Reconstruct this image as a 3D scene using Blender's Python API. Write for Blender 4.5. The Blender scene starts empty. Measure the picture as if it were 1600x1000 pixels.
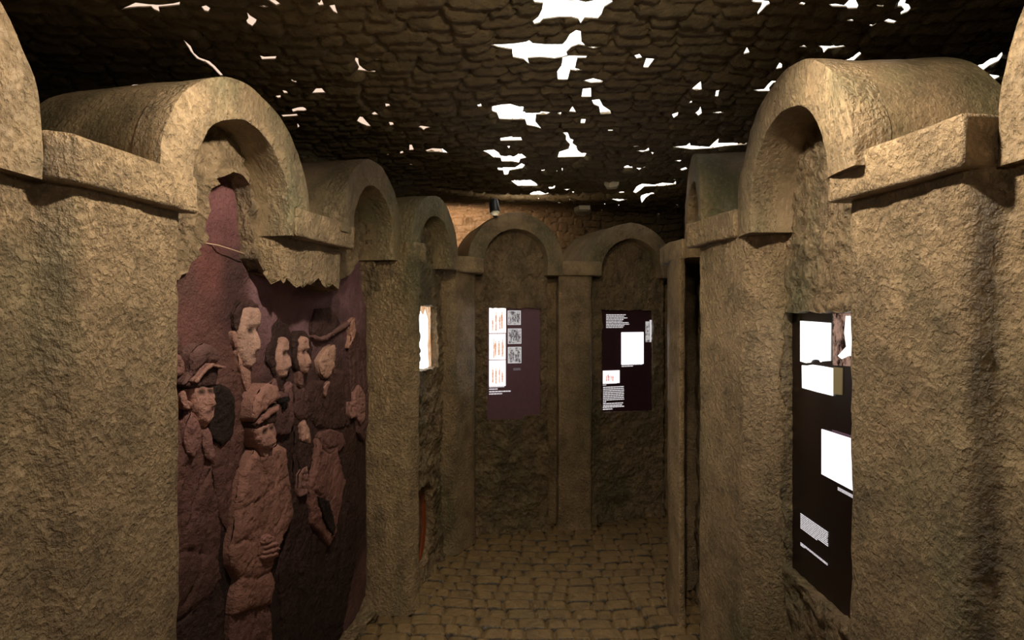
import bpy, math, random
import numpy as np
from mathutils import Vector, noise
from mathutils.geometry import delaunay_2d_cdt

random.seed(7)
rng = np.random.default_rng(11)
SC = bpy.context.scene
C = SC.collection

# ------------------------------------------------------------------ camera
EYE, F, HOR = 1.6, 880.0, 490.0
cam = bpy.data.cameras.new('camera')
cam.sensor_width = 36
cam.lens = F / 1600 * 36
cam.shift_y = -10 / 1600
cam.clip_start = 0.02
camo = bpy.data.objects.new('camera', cam)
camo.location = (0, 0, EYE)
camo.rotation_euler = (math.pi / 2, 0, 0)
C.objects.link(camo)
SC.camera = camo

# ------------------------------------------------------------------ world, exposure
w = bpy.data.worlds.new('world')
SC.world = w
w.use_nodes = True
w.node_tree.nodes['Background'].inputs[0].default_value = (1.0, 0.8, 0.5, 1)
w.node_tree.nodes['Background'].inputs[1].default_value = 0.002
SC.view_settings.view_transform = 'Standard'
SC.view_settings.look = 'None'
SC.view_settings.exposure = 0.0
SC.view_settings.gamma = 1.0
SC.view_settings.use_curve_mapping = False

# ------------------------------------------------------------------ lights
def spot(name, loc, target, watts, size_deg, blend, col, radius=0.04):
    l = bpy.data.lights.new(name, 'SPOT')
    l.energy = watts
    l.spot_size = math.radians(size_deg)
    l.spot_blend = blend
    l.color = col
    l.shadow_soft_size = radius
    o = bpy.data.objects.new(name, l)
    o.location = loc
    o.rotation_euler = (Vector(target) - Vector(loc)).to_track_quat('-Z', 'Y').to_euler()
    C.objects.link(o)
    return o

WARM = (1.0, 0.84, 0.62)
AMB = (1.0, 0.80, 0.48)
spot('spot_light', (-0.24, 1.36, 2.45), (-0.92, 1.52, 1.40), 62, 125, 0.7, WARM, 0.03)
spot('spot_light', (0.30, 1.20, 2.46), (0.88, 1.25, 1.35), 70, 125, 0.7, WARM, 0.03)
spot('spot_light', (0.1, 1.50, 2.48), (0.20, 4.1, 0.7), 40, 85, 0.7, AMB, 0.04)
spot('spot_light', (0.0, -0.35, 2.1), (0.0, 2.0, 1.3), 11, 120, 0.8, WARM, 0.05)  # dim fill added behind the camera, no visible source
spot('spot_light', (0.05, 4.62, 2.0), (0.25, 3.9, 2.6), 22, 130, 0.9, (1.0, 0.76, 0.50), 0.04)  # hidden uplight added behind the far arch to brighten the far ceiling
spot('spot_light', (-0.12, 3.83, 2.33), (0.25, 3.0, 0.0), 16, 80, 0.8, AMB, 0.02)
spot('spot_light', (0.25, 0.6, 2.2), (0.0, 3.0, 2.62), 26, 75, 1.0, WARM, 0.02)  # unseen lamp added to rake light along the ceiling stones
spot('spot_light', (-0.55, 4.8, 1.95), (-0.6, 5.6, 2.25), 60, 150, 0.8, (1.0, 0.62, 0.42), 0.05)

# ------------------------------------------------------------------ materials
def srgb(c):
    return tuple(((v / 255) / 12.92 if v / 255 <= 0.04045 else ((v / 255 + 0.055) / 1.055) ** 2.4) for v in c)

def nodes_of(name):
    m = bpy.data.materials.new(name)
    m.use_nodes = True
    nt = m.node_tree
    nt.nodes.clear()
    out = nt.nodes.new('ShaderNodeOutputMaterial')
    return m, nt, out

def mk(nt, kind, **kw):
    n = nt.nodes.new(kind)
    for k, v in kw.items():
        if k.startswith('i_'):
            n.inputs[int(k[2:])].default_value = v
        else:
            setattr(n, k, v)
    return n

def noise_node(nt, pos, scale, detail=4, rough=0.6, stretch=None):
    if stretch:
        mp = mk(nt, 'ShaderNodeMapping')
        mp.inputs['Scale'].default_value = stretch
        nt.links.new(pos, mp.inputs['Vector'])
        pos = mp.outputs[0]
    n = mk(nt, 'ShaderNodeTexNoise')
    n.inputs['Scale'].default_value = scale
    n.inputs['Detail'].default_value = detail
    n.inputs['Roughness'].default_value = rough
    nt.links.new(pos, n.inputs['Vector'])
    return n

def ramp(nt, src, stops):
    r = mk(nt, 'ShaderNodeValToRGB')
    els = r.color_ramp.elements
    while len(els) < len(stops):
        els.new(0.5)
    for e, (p, c) in zip(els, stops):
        e.position = p
        e.color = (c, c, c, 1) if isinstance(c, (int, float)) else (*c, 1)
    nt.links.new(src, r.inputs[0])
    return r

def mix(nt, fac, a, b, mode='MIX'):
    n = mk(nt, 'ShaderNodeMix', data_type='RGBA', blend_type=mode)
    if isinstance(fac, (int, float)):
        n.inputs[0].default_value = fac
    else:
        nt.links.new(fac, n.inputs[0])
    for i, v in ((6, a), (7, b)):
        if isinstance(v, tuple):
            n.inputs[i].default_value = (*v, 1)
        else:
            nt.links.new(v, n.inputs[i])
    return n.outputs[2]

def math_n(nt, op, a, b=None):
    n = mk(nt, 'ShaderNodeMath', operation=op)
    for i, v in ((0, a), (1, b)):
        if v is None:
            continue
        if isinstance(v, (int, float)):
            n.inputs[i].default_value = v
        else:
            nt.links.new(v, n.inputs[i])
    return n.outputs[0]

def plaster(name, tan, moss, dark, rough_scale=42, bump=0.012, moss_amt=0.5, stretch=(1, 1, 0.8), spec=0.5):
    m, nt, out = nodes_of(name)
    b = mk(nt, 'ShaderNodeBsdfPrincipled')
    nt.links.new(b.outputs[0], out.inputs[0])
    pos = mk(nt, 'ShaderNodeNewGeometry').outputs['Position']
    big = noise_node(nt, pos, 2.6, 4, 0.65, (1, 1, 0.3))
    mid = noise_node(nt, pos, 9, 5, 0.65)
    fine = noise_node(nt, pos, rough_scale, 6, 0.62, stretch)
    vor = mk(nt, 'ShaderNodeTexVoronoi', feature='SMOOTH_F1')
    vor.inputs['Scale'].default_value = rough_scale * 0.9
    wob = mk(nt, 'ShaderNodeVectorMath', operation='MULTIPLY_ADD')
    nt.links.new(fine.outputs['Color'], wob.inputs[0])
    wob.inputs[1].default_value = (0.045, 0.045, 0.045)
    nt.links.new(pos, wob.inputs[2])
    nt.links.new(wob.outputs[0], vor.inputs['Vector'])
    lo = 0.62 - 0.3 * moss_amt
    c = mix(nt, ramp(nt, big.outputs[0], [(lo, 0), (lo + 0.2, 1)]).outputs[0], tan, moss)
    c = mix(nt, ramp(nt, mid.outputs[0], [(0.42, 0), (0.72, 0.75)]).outputs[0], c, dark)
    c = mix(nt, ramp(nt, fine.outputs[0], [(0.5, 0), (0.75, 0.35)]).outputs[0], c, tuple(min(1, v * 1.7) for v in tan))
    nt.links.new(c, b.inputs['Base Color'])
    b.inputs['Roughness'].default_value = 0.44
    b.inputs['Specular IOR Level'].default_value = spec
    h = math_n(nt, 'ADD', math_n(nt, 'MULTIPLY', fine.outputs[0], 1.2), math_n(nt, 'MULTIPLY', vor.outputs['Distance'], 0.7))
    h = math_n(nt, 'ADD', h, math_n(nt, 'MULTIPLY', mid.outputs[0], 0.8))
    bp = mk(nt, 'ShaderNodeBump')
    bp.inputs['Strength'].default_value = 1.0
    bp.inputs['Distance'].default_value = bump
    nt.links.new(h, bp.inputs['Height'])
    nt.links.new(bp.outputs[0], b.inputs['Normal'])
    return m

def flat(name, col, rough=0.6, bump=0, scale=60, var=0.0):
    m, nt, out = nodes_of(name)
    b = mk(nt, 'ShaderNodeBsdfPrincipled')
    nt.links.new(b.outputs[0], out.inputs[0])
    b.inputs['Roughness'].default_value = rough
    pos = mk(nt, 'ShaderNodeNewGeometry').outputs['Position']
    n = noise_node(nt, pos, scale, 5)
    c = mix(nt, ramp(nt, n.outputs[0], [(0.35, 0), (0.7, 1)]).outputs[0], tuple(v * (1 - var) for v in col), tuple(min(1, v * (1 + var)) for v in col))
    nt.links.new(c, b.inputs['Base Color'])
    if bump:
        bp = mk(nt, 'ShaderNodeBump')
        bp.inputs['Distance'].default_value = bump
        nt.links.new(n.outputs[0], bp.inputs['Height'])
        nt.links.new(bp.outputs[0], b.inputs['Normal'])
    return m

def glow(name, col, strength, ink=None, scale=40, lo=0.5, hi=0.6, seed=0.0, stretch=(1, 1, 1)):
    m, nt, out = nodes_of(name)
    e = mk(nt, 'ShaderNodeEmission')
    nt.links.new(e.outputs[0], out.inputs[0])
    e.inputs['Strength'].default_value = strength
    e.inputs['Color'].default_value = (*col, 1)
    if ink:
        pos = mk(nt, 'ShaderNodeNewGeometry').outputs['Position']
        mp = mk(nt, 'ShaderNodeMapping')
        mp.inputs['Location'].default_value = (seed, seed * 2, seed)
        mp.inputs['Scale'].default_value = stretch
        nt.links.new(pos, mp.inputs['Vector'])
        n = noise_node(nt, mp.outputs[0], scale, 5, 0.7)
        nt.links.new(mix(nt, ramp(nt, n.outputs[0], [(lo, 0), (hi, 1)]).outputs[0], col, ink), e.inputs['Color'])
    return m

def painted(name, bump=0.004, scale=55, rough=0.7):
    m, nt, out = nodes_of(name)
    b = mk(nt, 'ShaderNodeBsdfPrincipled')
    nt.links.new(b.outputs[0], out.inputs[0])
    b.inputs['Roughness'].default_value = rough
    b.inputs['Specular IOR Level'].default_value = 0.25
    pos = mk(nt, 'ShaderNodeNewGeometry').outputs['Position']
    at = mk(nt, 'ShaderNodeAttribute', attribute_name='paint')
    n = noise_node(nt, pos, scale, 6, 0.65)
    n2 = noise_node(nt, pos, 9, 5, 0.7)
    c = mix(nt, ramp(nt, n2.outputs[0], [(0.4, 0.0), (0.75, 0.7)]).outputs[0], at.outputs['Color'], mix(nt, 1.0, at.outputs['Color'], (0.35, 0.33, 0.33), 'MULTIPLY'))
    nt.links.new(c, b.inputs['Base Color'])
    h = math_n(nt, 'ADD', n.outputs[0], math_n(nt, 'MULTIPLY', n2.outputs[0], 1.6))
    bp = mk(nt, 'ShaderNodeBump')
    bp.inputs['Distance'].default_value = bump
    nt.links.new(h, bp.inputs['Height'])
    nt.links.new(bp.outputs[0], b.inputs['Normal'])
    return m

TAN = (0.40, 0.29, 0.175)
MOSS = (0.16, 0.155, 0.085)
DARK = (0.09, 0.07, 0.045)
M_PIER = plaster('pier_plaster', TAN, MOSS, DARK, 76, 0.016, 0.35)
M_CAP = plaster('capital_plaster', tuple(v * 1.1 for v in TAN), MOSS, DARK, 78, 0.013, 0.3)
M_ARCH = plaster('arch_plaster', tuple(v * 0.9 for v in TAN), MOSS, DARK, 64, 0.010, 0.6)
M_VAULT = plaster('vault_plaster', tuple(v * 0.75 for v in TAN), tuple(v * 0.9 for v in MOSS), DARK, 70, 0.003, 0.6)
M_NICHE = plaster('niche_plaster', tuple(v * 0.7 for v in TAN), tuple(v * 0.8 for v in MOSS), tuple(v * 0.6 for v in DARK), 44, 0.024, 0.5)
M_ROOF = plaster('ceiling_stone', (0.19, 0.145, 0.08), (0.13, 0.11, 0.06), (0.07, 0.055, 0.03), 30, 0.008, 0.4, (1, 1, 1))
M_FLOOR = plaster('floor_cobble', (0.20, 0.135, 0.065), (0.15, 0.11, 0.055), (0.08, 0.055, 0.03), 34, 0.006, 0.4, (1, 1, 1))
def add_joint_shade(m, col):
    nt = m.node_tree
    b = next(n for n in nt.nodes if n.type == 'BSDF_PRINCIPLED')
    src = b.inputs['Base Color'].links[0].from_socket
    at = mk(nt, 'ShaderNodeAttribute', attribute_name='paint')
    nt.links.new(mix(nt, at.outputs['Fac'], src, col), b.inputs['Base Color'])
add_joint_shade(M_FLOOR, (0.022, 0.015, 0.008))  # groove shade between the cobbles, painted into the colour as dark joints
M_MURAL = painted('mural_paint', 0.011, 75)
M_VOID = flat('void_paint', (0.02, 0.017, 0.012), 0.9)
M_BACK = flat('panel_plum', srgb((116, 86, 104)), 0.45, 0, 30, 0.08)
M_BACKD = flat('panel_dark_plum', srgb((68, 44, 54)), 0.4, 0, 30, 0.1)

# ------------------------------------------------------------------ object helpers
def tag(o, label=None, cat=None, group=None, kind=None):
    for k, v in (('label', label), ('category', cat), ('group', group), ('kind', kind)):
        if v:
            o[k] = v
    return o

def empty(name, loc, label, cat, group=None):
    o = bpy.data.objects.new(name, None)
    o.location = loc
    o.empty_display_size = 0.1
    C.objects.link(o)
    return tag(o, label, cat, group)

def obj(name, verts, faces, mat, parent=None, smooth=True, paint=None):
    me = bpy.data.meshes.new(name)
    me.from_pydata([tuple(v) for v in verts], [], [tuple(f) for f in faces])
    if paint is not None:
        ca = me.color_attributes.new('paint', 'FLOAT_COLOR', 'POINT')
        arr = np.ones((len(verts), 4), dtype=np.float32)
        arr[:, :3] = paint
        ca.data.foreach_set('color', arr.ravel())
    if smooth:
        me.polygons.foreach_set('use_smooth', [True] * len(me.polygons))
    me.materials.append(mat)
    o = bpy.data.objects.new(name, me)
    if parent is not None:
        o.parent = parent
        o.matrix_parent_inverse = parent.matrix_basis.inverted()
    C.objects.link(o)
    return o

def autosmooth(o, deg=40):
    me = o.data
    me.set_sharp_from_angle(angle=math.radians(deg))

class MB:
    def __init__(s):
        s.v, s.f = [], []
    def add(s, vs, fs):
        k = len(s.v)
        s.v += [tuple(v) for v in vs]
        s.f += [tuple(i + k for i in f) for f in fs]
    def build(s, name, mat, parent=None, smooth=False):
        return obj(name, s.v, s.f, mat, parent, smooth)

def inside(P, poly):
    x, y = P[:, 0], P[:, 1]
    res = np.zeros(len(P), bool)
    poly = np.asarray(poly)
    lo, hi = poly.min(0), poly.max(0)
    idx = np.where((x >= lo[0]) & (x <= hi[0]) & (y >= lo[1]) & (y <= hi[1]))[0]
    if not len(idx):
        return res
    px, py = x[idx], y[idx]
    r = np.zeros(len(idx), bool)
    n = len(poly)
    for i in range(n):
        x0, y0 = poly[i]
        x1, y1 = poly[(i + 1) % n]
        if y0 == y1:
            continue
        c = ((y0 > py) != (y1 > py)) & (px < (x1 - x0) * (py - y0) / (y1 - y0) + x0)
        r ^= c
    res[idx] = r
    return res

def edge_dist(P, poly):
    poly = np.asarray(poly, float)
    d = np.full(len(P), 1e9)
    for i in range(len(poly)):
        a, b = poly[i], poly[(i + 1) % len(poly)]
        ab = b - a
        L = (ab ** 2).sum() + 1e-12
        t = np.clip(((P - a) @ ab) / L, 0, 1)
        d = np.minimum(d, np.hypot(*(P - a - t[:, None] * ab).T))
    return d

def resample(poly, step, jit=0.0, seed=0):
    rr = random.Random(seed)
    out = []
    n = len(poly)
    for i in range(n):
        a, b = poly[i], poly[(i + 1) % n]
        L = math.hypot(b[0] - a[0], b[1] - a[1])
        k = max(1, int(L / step))
        for j in range(k):
            t = j / k
            q = [a[0] + (b[0] - a[0]) * t, a[1] + (b[1] - a[1]) * t]
            if jit:
                q = [q[0] + rr.uniform(-jit, jit), q[1] + rr.uniform(-jit, jit)]
            out.append(tuple(q))
    return out

def sheet2d(outline, holes, pts):
    """constrained triangulation of outline minus holes with inner points"""
    keep = inside(pts, outline)
    for h in holes:
        keep &= ~inside(pts, h)
    pts = pts[keep]
    vs = [Vector(p) for p in outline]
    faces_in = []
    es = [(i, (i + 1) % len(outline)) for i in range(len(outline))]
    for h in holes:
        k = len(vs)
        vs += [Vector(p) for p in h]
        es += [(k + i, k + (i + 1) % len(h)) for i in range(len(h))]
    vs += [Vector(p) for p in pts]
    r = delaunay_2d_cdt(vs, es, [], 0, 1e-6)
    V = np.array([(v.x, v.y) for v in r[0]])
    T = np.array(r[2])
    cen = V[T].mean(1)
    ok = inside(cen, outline)
    for h in holes:
        ok &= ~inside(cen, h)
    return V, T[ok]

def grid(x0, x1, y0, y1, s, jit=0.25):
    gx, gy = np.meshgrid(np.arange(x0, x1, s), np.arange(y0, y1, s))
    gx = gx + (np.arange(gx.shape[0]) % 2)[:, None] * s * 0.5
    P = np.stack([gx.ravel(), gy.ravel()], 1)
    return P + rng.uniform(-jit * s, jit * s, P.shape)

def fbm(x, y, z, sc):
    return noise.fractal(Vector((x * sc, y * sc, z * sc)), 0.8, 2.1, 4)

# ------------------------------------------------------------------ cobbles
def hsh(a, b):
    v = np.sin(a * 127.1 + b * 311.7) * 43758.5453
    return v - np.floor(v)

def cobble(x, y, bw, rh, amp, edge, tilt=0.3, joint=False, wav=1.0):
    y2 = y / rh + 0.30 * np.sin(x * 3.1 + 0.7) + wav * 0.16 * np.sin(x * 9.7 + y * 3) + wav * 0.07 * np.sin(x * 23 + y * 11)
    r = np.floor(y2)
    v = y2 - r
    xx = x / bw + hsh(r, 3.0) * 5 + (v - 0.5) * 0.12 * np.sin(x * 7 + r)
    xx = xx + 0.22 * np.sin(xx * 2.3 + r * 1.7)
    c = np.floor(xx)
    u = xx - c
    eu = np.minimum(u, 1 - u) * bw
    ev = np.minimum(v, 1 - v) * rh
    e = 1 / (1 / (eu + 1e-4) + 0.6 / (ev + 1e-4)) * 1.3
    p = np.clip(e / edge, 0, 1)
    if joint:
        jh = 1 - np.clip((ev - 0.008) / 0.004, 0, 1)
        jv = 1 - np.clip((eu - 0.0015) / 0.003, 0, 1)
        return np.maximum(jh, 0.45 * jv)
    p = 1 - (1 - p) ** 2
    return amp * (p * (0.65 + 0.5 * hsh(r, c)) + tilt * (v - 0.5) * p)

# ------------------------------------------------------------------ ceiling
CH = 0.95
def cpt(x, y):
    d = CH * F / (HOR - y)
    return ((x - 800) / F * d, d)

HA = """110,45 180,12 225,18 300,22 350,15 380,8 380,25 330,30 285,35 290,57 262,45 250,32 190,35 150,38
478,30 500,25 520,38 510,55 495,52
685,55 700,70 730,90 725,105 710,122 690,110 683,95 692,82
780,0 815,0 840,20 820,26
740,28 760,26 788,30 765,34
1000,0 1025,0 1035,25 1015,28 1005,15
1058,25 1085,22 1100,66 1080,55
396,178 410,192 430,210 445,240 470,262 515,278 540,300 580,345 565,345 530,308 505,288 460,270 432,238 412,205
745,252 765,258 820,256 815,270 755,272
1180,262 1192,265 1195,295 1215,312 1272,322 1268,330 1230,325 1188,320 1195,305 1178,275
1020,308 1050,308 1052,315 1030,316
885,352 895,362 912,365 910,377 890,370
845,408 862,410 875,425 855,425
812,435 838,432 840,445 828,447
980,425 1005,398 1022,397 1040,418 1052,422
890,495 920,488 940,475 958,502 945,505 915,505 895,510
840,520 912,518 920,528 850,532
1312,460 1322,460 1338,482 1318,487
1250,515 1272,506 1285,522 1262,524
1330,552 1345,550 1355,568 1338,572
1185,550 1205,522 1222,545 1250,575 1235,575 1205,562
1458,575 1480,572 1522,578 1500,585 1490,592 1478,582
1425,658 1436,658 1444,682 1424,684
1382,690 1394,686 1398,696 1384,700
1370,634 1385,645 1408,655 1400,658
155,390 170,385 300,380 312,395 220,397 170,408
915,560 925,575 918,582
1336,520 1362,518 1350,530
1268,264 1286,264 1284,271 1270,271"""
HB = """612,0 620,12 655,15 650,40 635,70 612,88 620,100 640,95 655,80 720,72 770,72 800,80 808,98 825,75 880,78 895,60 905,30 940,10 938,2 870,0 830,8 800,2
438,184 500,182 545,178 585,172 598,166 610,178 660,182 735,182 750,165 765,140 790,124 808,128 812,170 830,190 800,185 770,195 750,215 755,232 700,242 640,236 590,240 598,266 575,245 530,236 528,205 470,195
835,192 888,194 860,200
735,236 760,229 835,230 830,240 795,240 785,280 815,288 790,292 765,288 755,329 715,328 712,295 730,270
650,333 745,333 744,337 655,337
758,338 792,335 790,365 755,362
820,332 860,322 900,332 895,340 850,342
818,365 850,362 852,400 812,400
855,412 885,408 900,435 930,455 935,468 890,470 885,440 862,430
760,460 775,438 790,462
1030,228 1050,222 1062,238 1040,242
1078,240 1112,242 1085,280 1066,278
380,425 395,420 402,438 388,440
445,438 485,430 520,428 575,440 570,460 630,458 685,462 670,470 625,472 622,500 648,530 625,522 588,515 580,492 520,492 475,490 465,465 445,458
712,465 730,462 725,475
812,490 830,490 825,508 808,508
840,475 855,470 858,490 842,492
478,568 535,560 562,562 568,578 480,580
735,545 755,545 765,570 778,575 775,590 790,600 795,618 832,630 825,645 715,648 722,620 760,612 765,595 748,575 750,560
170,618 200,610 240,612 265,630 215,625 180,625
405,620 450,615 470,625 478,640 520,640 545,638 560,628 575,640 600,645 560,655 555,670 530,665 485,665 480,650 450,648 430,632
468,688 540,688 565,672 580,678 570,692 515,702 510,718 495,720 490,702 468,700
518,740 560,742 600,738 628,755 630,765 550,765 530,750
598,795 635,782 682,795 650,802 605,802
645,690 665,690 660,702 648,704
745,700 758,702 752,714
675,765 705,762 700,775 680,778
738,778 765,776 752,784
505,600 518,600 514,612
980,685 1000,675 1010,685 1078,685 1060,692 1050,700 1035,690 990,692
950,702 968,700 985,712 978,720
1025,790 1040,765 1065,755 1110,760 1145,752 1190,755 1200,745 1200,758 1150,765 1070,768 1050,785 1035,795
1055,812 1060,800 1100,792 1130,795 1095,800 1075,815 1060,835
925,816 960,818 1000,820 965,828
1018,600 1050,600 1030,604
1040,620 1075,618 1088,608 1090,620 1060,626
958,785 975,782 990,792 970,794
920,533 942,533 940,539 922,539
700,700 716,696 712,706
730,690 737,688 733,705
1195,660 1225,658 1215,666
1215,695 1240,688 1248,695 1225,702
1098,625 1110,628 1104,636
770,785 785,785 778,794"""
HC = """360,2 400,0 440,5 445,18 425,30 390,68 388,55 405,28 410,15 370,12
575,18 590,10 608,14 600,24
712,20 745,18 780,25 800,5 805,0 835,0 848,25 840,40 800,40 790,32 730,30
930,22 965,22 960,30 935,28
1040,0 1062,0 1058,15 1075,20 1085,38 1070,55 1040,68 1040,55 1055,45 1042,32 1025,32 1030,12
776,90 800,82 828,90 820,98
895,115 915,102 930,106 905,122
963,95 985,86 1020,96 1010,106 985,104
862,100 880,100 872,106
665,208 720,210 765,200 790,212 745,218 710,222 690,242 685,222
775,275 805,268 855,235 860,245 825,278
740,275 772,272 765,280
675,290 685,278 698,278
578,212 600,206 615,216
325,248 340,215 352,240
472,315 490,285 500,292 498,310
400,362 435,322 448,322 425,348
440,380 458,365 500,362 495,372 460,378 440,400 445,415 395,416 370,408 420,405
90,405 130,370 135,408 110,412
195,440 202,412 216,408 208,440
75,470 88,458 92,468
0,520 28,510 25,525 8,538
105,515 122,500 130,485 135,515 118,528 112,518
182,512 220,508 235,512 210,516
1278,372 1290,350 1330,325 1400,290 1450,258 1475,262 1500,236 1502,250 1485,278 1440,300 1400,330 1480,335 1488,350 1460,365 1380,370 1320,385 1292,398 1300,380
0,668 65,662 80,650 85,662 170,668 190,648 212,630 208,650 250,650 330,648 345,650 330,658 240,665 180,675 90,680
155,705 205,703 225,708 180,712
265,708 285,690 280,708"""
def parse(txt, ox, oy, s):
    out = []
    for ln in txt.strip().split('\n'):
        out.append([(ox + float(a) / s, oy + float(b) / s) for a, b in (t.split(',') for t in ln.split())])
    return out
holes_px = parse(HA, 150, 0, 2.909) + parse(HB, 600, 0, 2.632) + parse(HC, 1050, 0, 2.909)
rr = random.Random(5)
for i in range(34):                      # small chinks far down the vault
    x = rr.uniform(600, 1060)
    y = rr.uniform(215, 338)
    a, b = rr.uniform(1.0, 4.0), rr.uniform(0.4, 1.0)
    holes_px.append([(x - a, y), (x - a * 0.2, y - b), (x + a, y - b * 0.3), (x + a * 0.4, y + b)])
holes, acc = [], []
for h in holes_px:
    q = [cpt(*p) for p in h]
    q = resample(q, 0.02, 0.0008, len(holes))
    bb = (min(p[0] for p in q), max(p[0] for p in q), min(p[1] for p in q), max(p[1] for p in q))
    if len(h) == 4 and any(bb[0] < a[1] + .01 and bb[1] > a[0] - .01 and bb[2] < a[3] + .02 and bb[3] > a[2] - .02 for a in acc):
        continue
    acc.append(bb)
    holes.append(q)

def ceil_z(x, y):
    base = EYE + CH - 0.012 * np.sin(x * 3) * np.sin(y * 2.1)
    t = np.clip((y - 5.15) / 0.75, 0, 1)
    base = base - 0.48 * t * t * (3 - 2 * t)
    near = np.clip((6.0 - y) / 1.5, 0, 1)
    return base + 0.022 - cobble(x, y, 0.128, 0.072, 0.030, 0.012, 0.7)

out = resample([(-2.7, -0.6), (3.0, -0.6), (3.0, 6.3), (-2.7, 6.3)], 0.08)
P = grid(-2.7, 3.0, -0.6, 6.3, 0.04)
dense = (P[:, 1] > 1.6) & (P[:, 1] < 5.95) & (np.abs(P[:, 0]) < 0.95 * P[:, 1]) & (P[:, 0] > -1.9) & (P[:, 0] < 2.0)
P = P[~dense]
Q = grid(-1.9, 2.0, 1.6, 5.95, 0.0115)
Q = Q[np.abs(Q[:, 0]) < 0.95 * Q[:, 1]]
V, T = sheet2d(out, holes, np.concatenate([P, Q]))
Z = ceil_z(V[:, 0], V[:, 1])
for h in holes:                          # the broken rims lie at one level
    h_ = np.array(h)
    lo_, hi_ = h_.min(0) - 0.03, h_.max(0) + 0.03
    ix = np.where((V[:, 0] > lo_[0]) & (V[:, 0] < hi_[0]) & (V[:, 1] > lo_[1]) & (V[:, 1] < hi_[1]))[0]
    if len(ix):
        k_ = np.clip(edge_dist(V[ix], h_) / 0.022, 0, 1)
        Z[ix] = Z[ix] * k_ + (EYE + CH) * (1 - k_)
verts = np.column_stack([V, Z])
faces = [tuple(t[::-1]) for t in T]
verts = [tuple(v) for v in verts]
for h in holes:                          # thickness of the shell around every gap
    k, n = len(verts), len(h)
    hz = [EYE + CH] * n
    verts += [(p[0], p[1], z) for p, z in zip(h, hz)] + [(p[0], p[1], z + 0.004) for p, z in zip(h, hz)]
    faces += [(k + i, k + (i + 1) % n, k + n + (i + 1) % n, k + n + i) for i in range(n)]
ceil = tag(obj('ceiling', verts, faces, M_ROOF), kind='structure', label='dark cobbled stone ceiling broken by bright ragged gaps')

# luminous diffuser sheets above the broken ceiling
def box_vf(x0, x1, y0, y1, z0, z1):
    v = [(x, y, z) for z in (z0, z1) for y in (y0, y1) for x in (x0, x1)]
    return v, [(0, 2, 3, 1), (4, 5, 7, 6), (0, 1, 5, 4), (2, 6, 7, 3), (0, 4, 6, 2), (1, 3, 7, 5)]
M_DIFW = glow('diffuser_white', (1.0, 0.93, 0.84), 3.2)
M_DIFL = glow('diffuser_warm', (1.0, 0.74, 0.56), 1.0)
v, f = box_vf(-0.42, 3.0, -0.6, 6.3, 2.585, 2.60)
tag(obj('light_diffuser', v, f, M_DIFW, smooth=False), 'bright white light sheet seen through the central and right ceiling gaps', 'ceiling light')
v, f = box_vf(-2.7, -0.43, -0.6, 6.3, 2.585, 2.60)
tag(obj('light_diffuser', v, f, M_DIFL, smooth=False), 'warmer peach light sheet seen through the gaps at the ceiling\'s left side', 'ceiling light')

# ------------------------------------------------------------------ floor
def floor_z(x, y):
    return cobble(x, y, 0.112, 0.093, 0.024, 0.016, 0.35, wav=0.3) - 0.020
out = resample([(-2.7, -0.6), (3.0, -0.6), (3.0, 6.3), (-2.7, 6.3)], 0.08)
P = grid(-2.7, 3.0, -0.6, 6.3, 0.05)
dn = (P[:, 0] > -0.8) & (P[:, 0] < 1.3) & (P[:, 1] > 2.5) & (P[:, 1] < 4.6)
V, T = sheet2d(out, [], np.concatenate([P[~dn], grid(-0.8, 1.3, 2.5, 4.6, 0.0072)]))
Z = floor_z(V[:, 0], V[:, 1])
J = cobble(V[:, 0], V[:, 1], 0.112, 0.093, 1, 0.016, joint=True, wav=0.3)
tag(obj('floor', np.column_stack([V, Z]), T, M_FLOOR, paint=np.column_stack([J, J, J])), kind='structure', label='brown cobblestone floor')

# outer shell of the dark hall
for nm, (x0, x1, y0, y1) in {'wall_left': (-2.75, -2.7, -0.6, 6.35), 'wall_right': (3.0, 3.05, -0.6, 6.35), 'wall_back': (-2.75, 3.05, 6.3, 6.35), 'wall_front': (-2.75, 3.05, -0.65, -0.6)}.items():
    v, f = box_vf(x0, x1, y0, y1, 0, 2.66)
    tag(obj(nm, v, f, M_VOID, smooth=False), kind='structure')

# ------------------------------------------------------------------ masonry builders
HCAP, CAPH = EYE + 0.28, 0.105

def fillet(poly, r, n=4):
    out = []
    N = len(poly)
    for i in range(N):
        p0, p1, p2 = (Vector(poly[(i + k) % N]) for k in (-1, 0, 1))
        a, b = (p0 - p1), (p2 - p1)
        rr_ = min(r, a.length * 0.4, b.length * 0.4)
        a, b = p1 + a.normalized() * rr_, p1 + b.normalized() * rr_
        for k in range(n + 1):
            t = k / n
            out.append(tuple((1 - t) ** 2 * a + 2 * t * (1 - t) * p1 + t * t * b))
    return out

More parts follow.
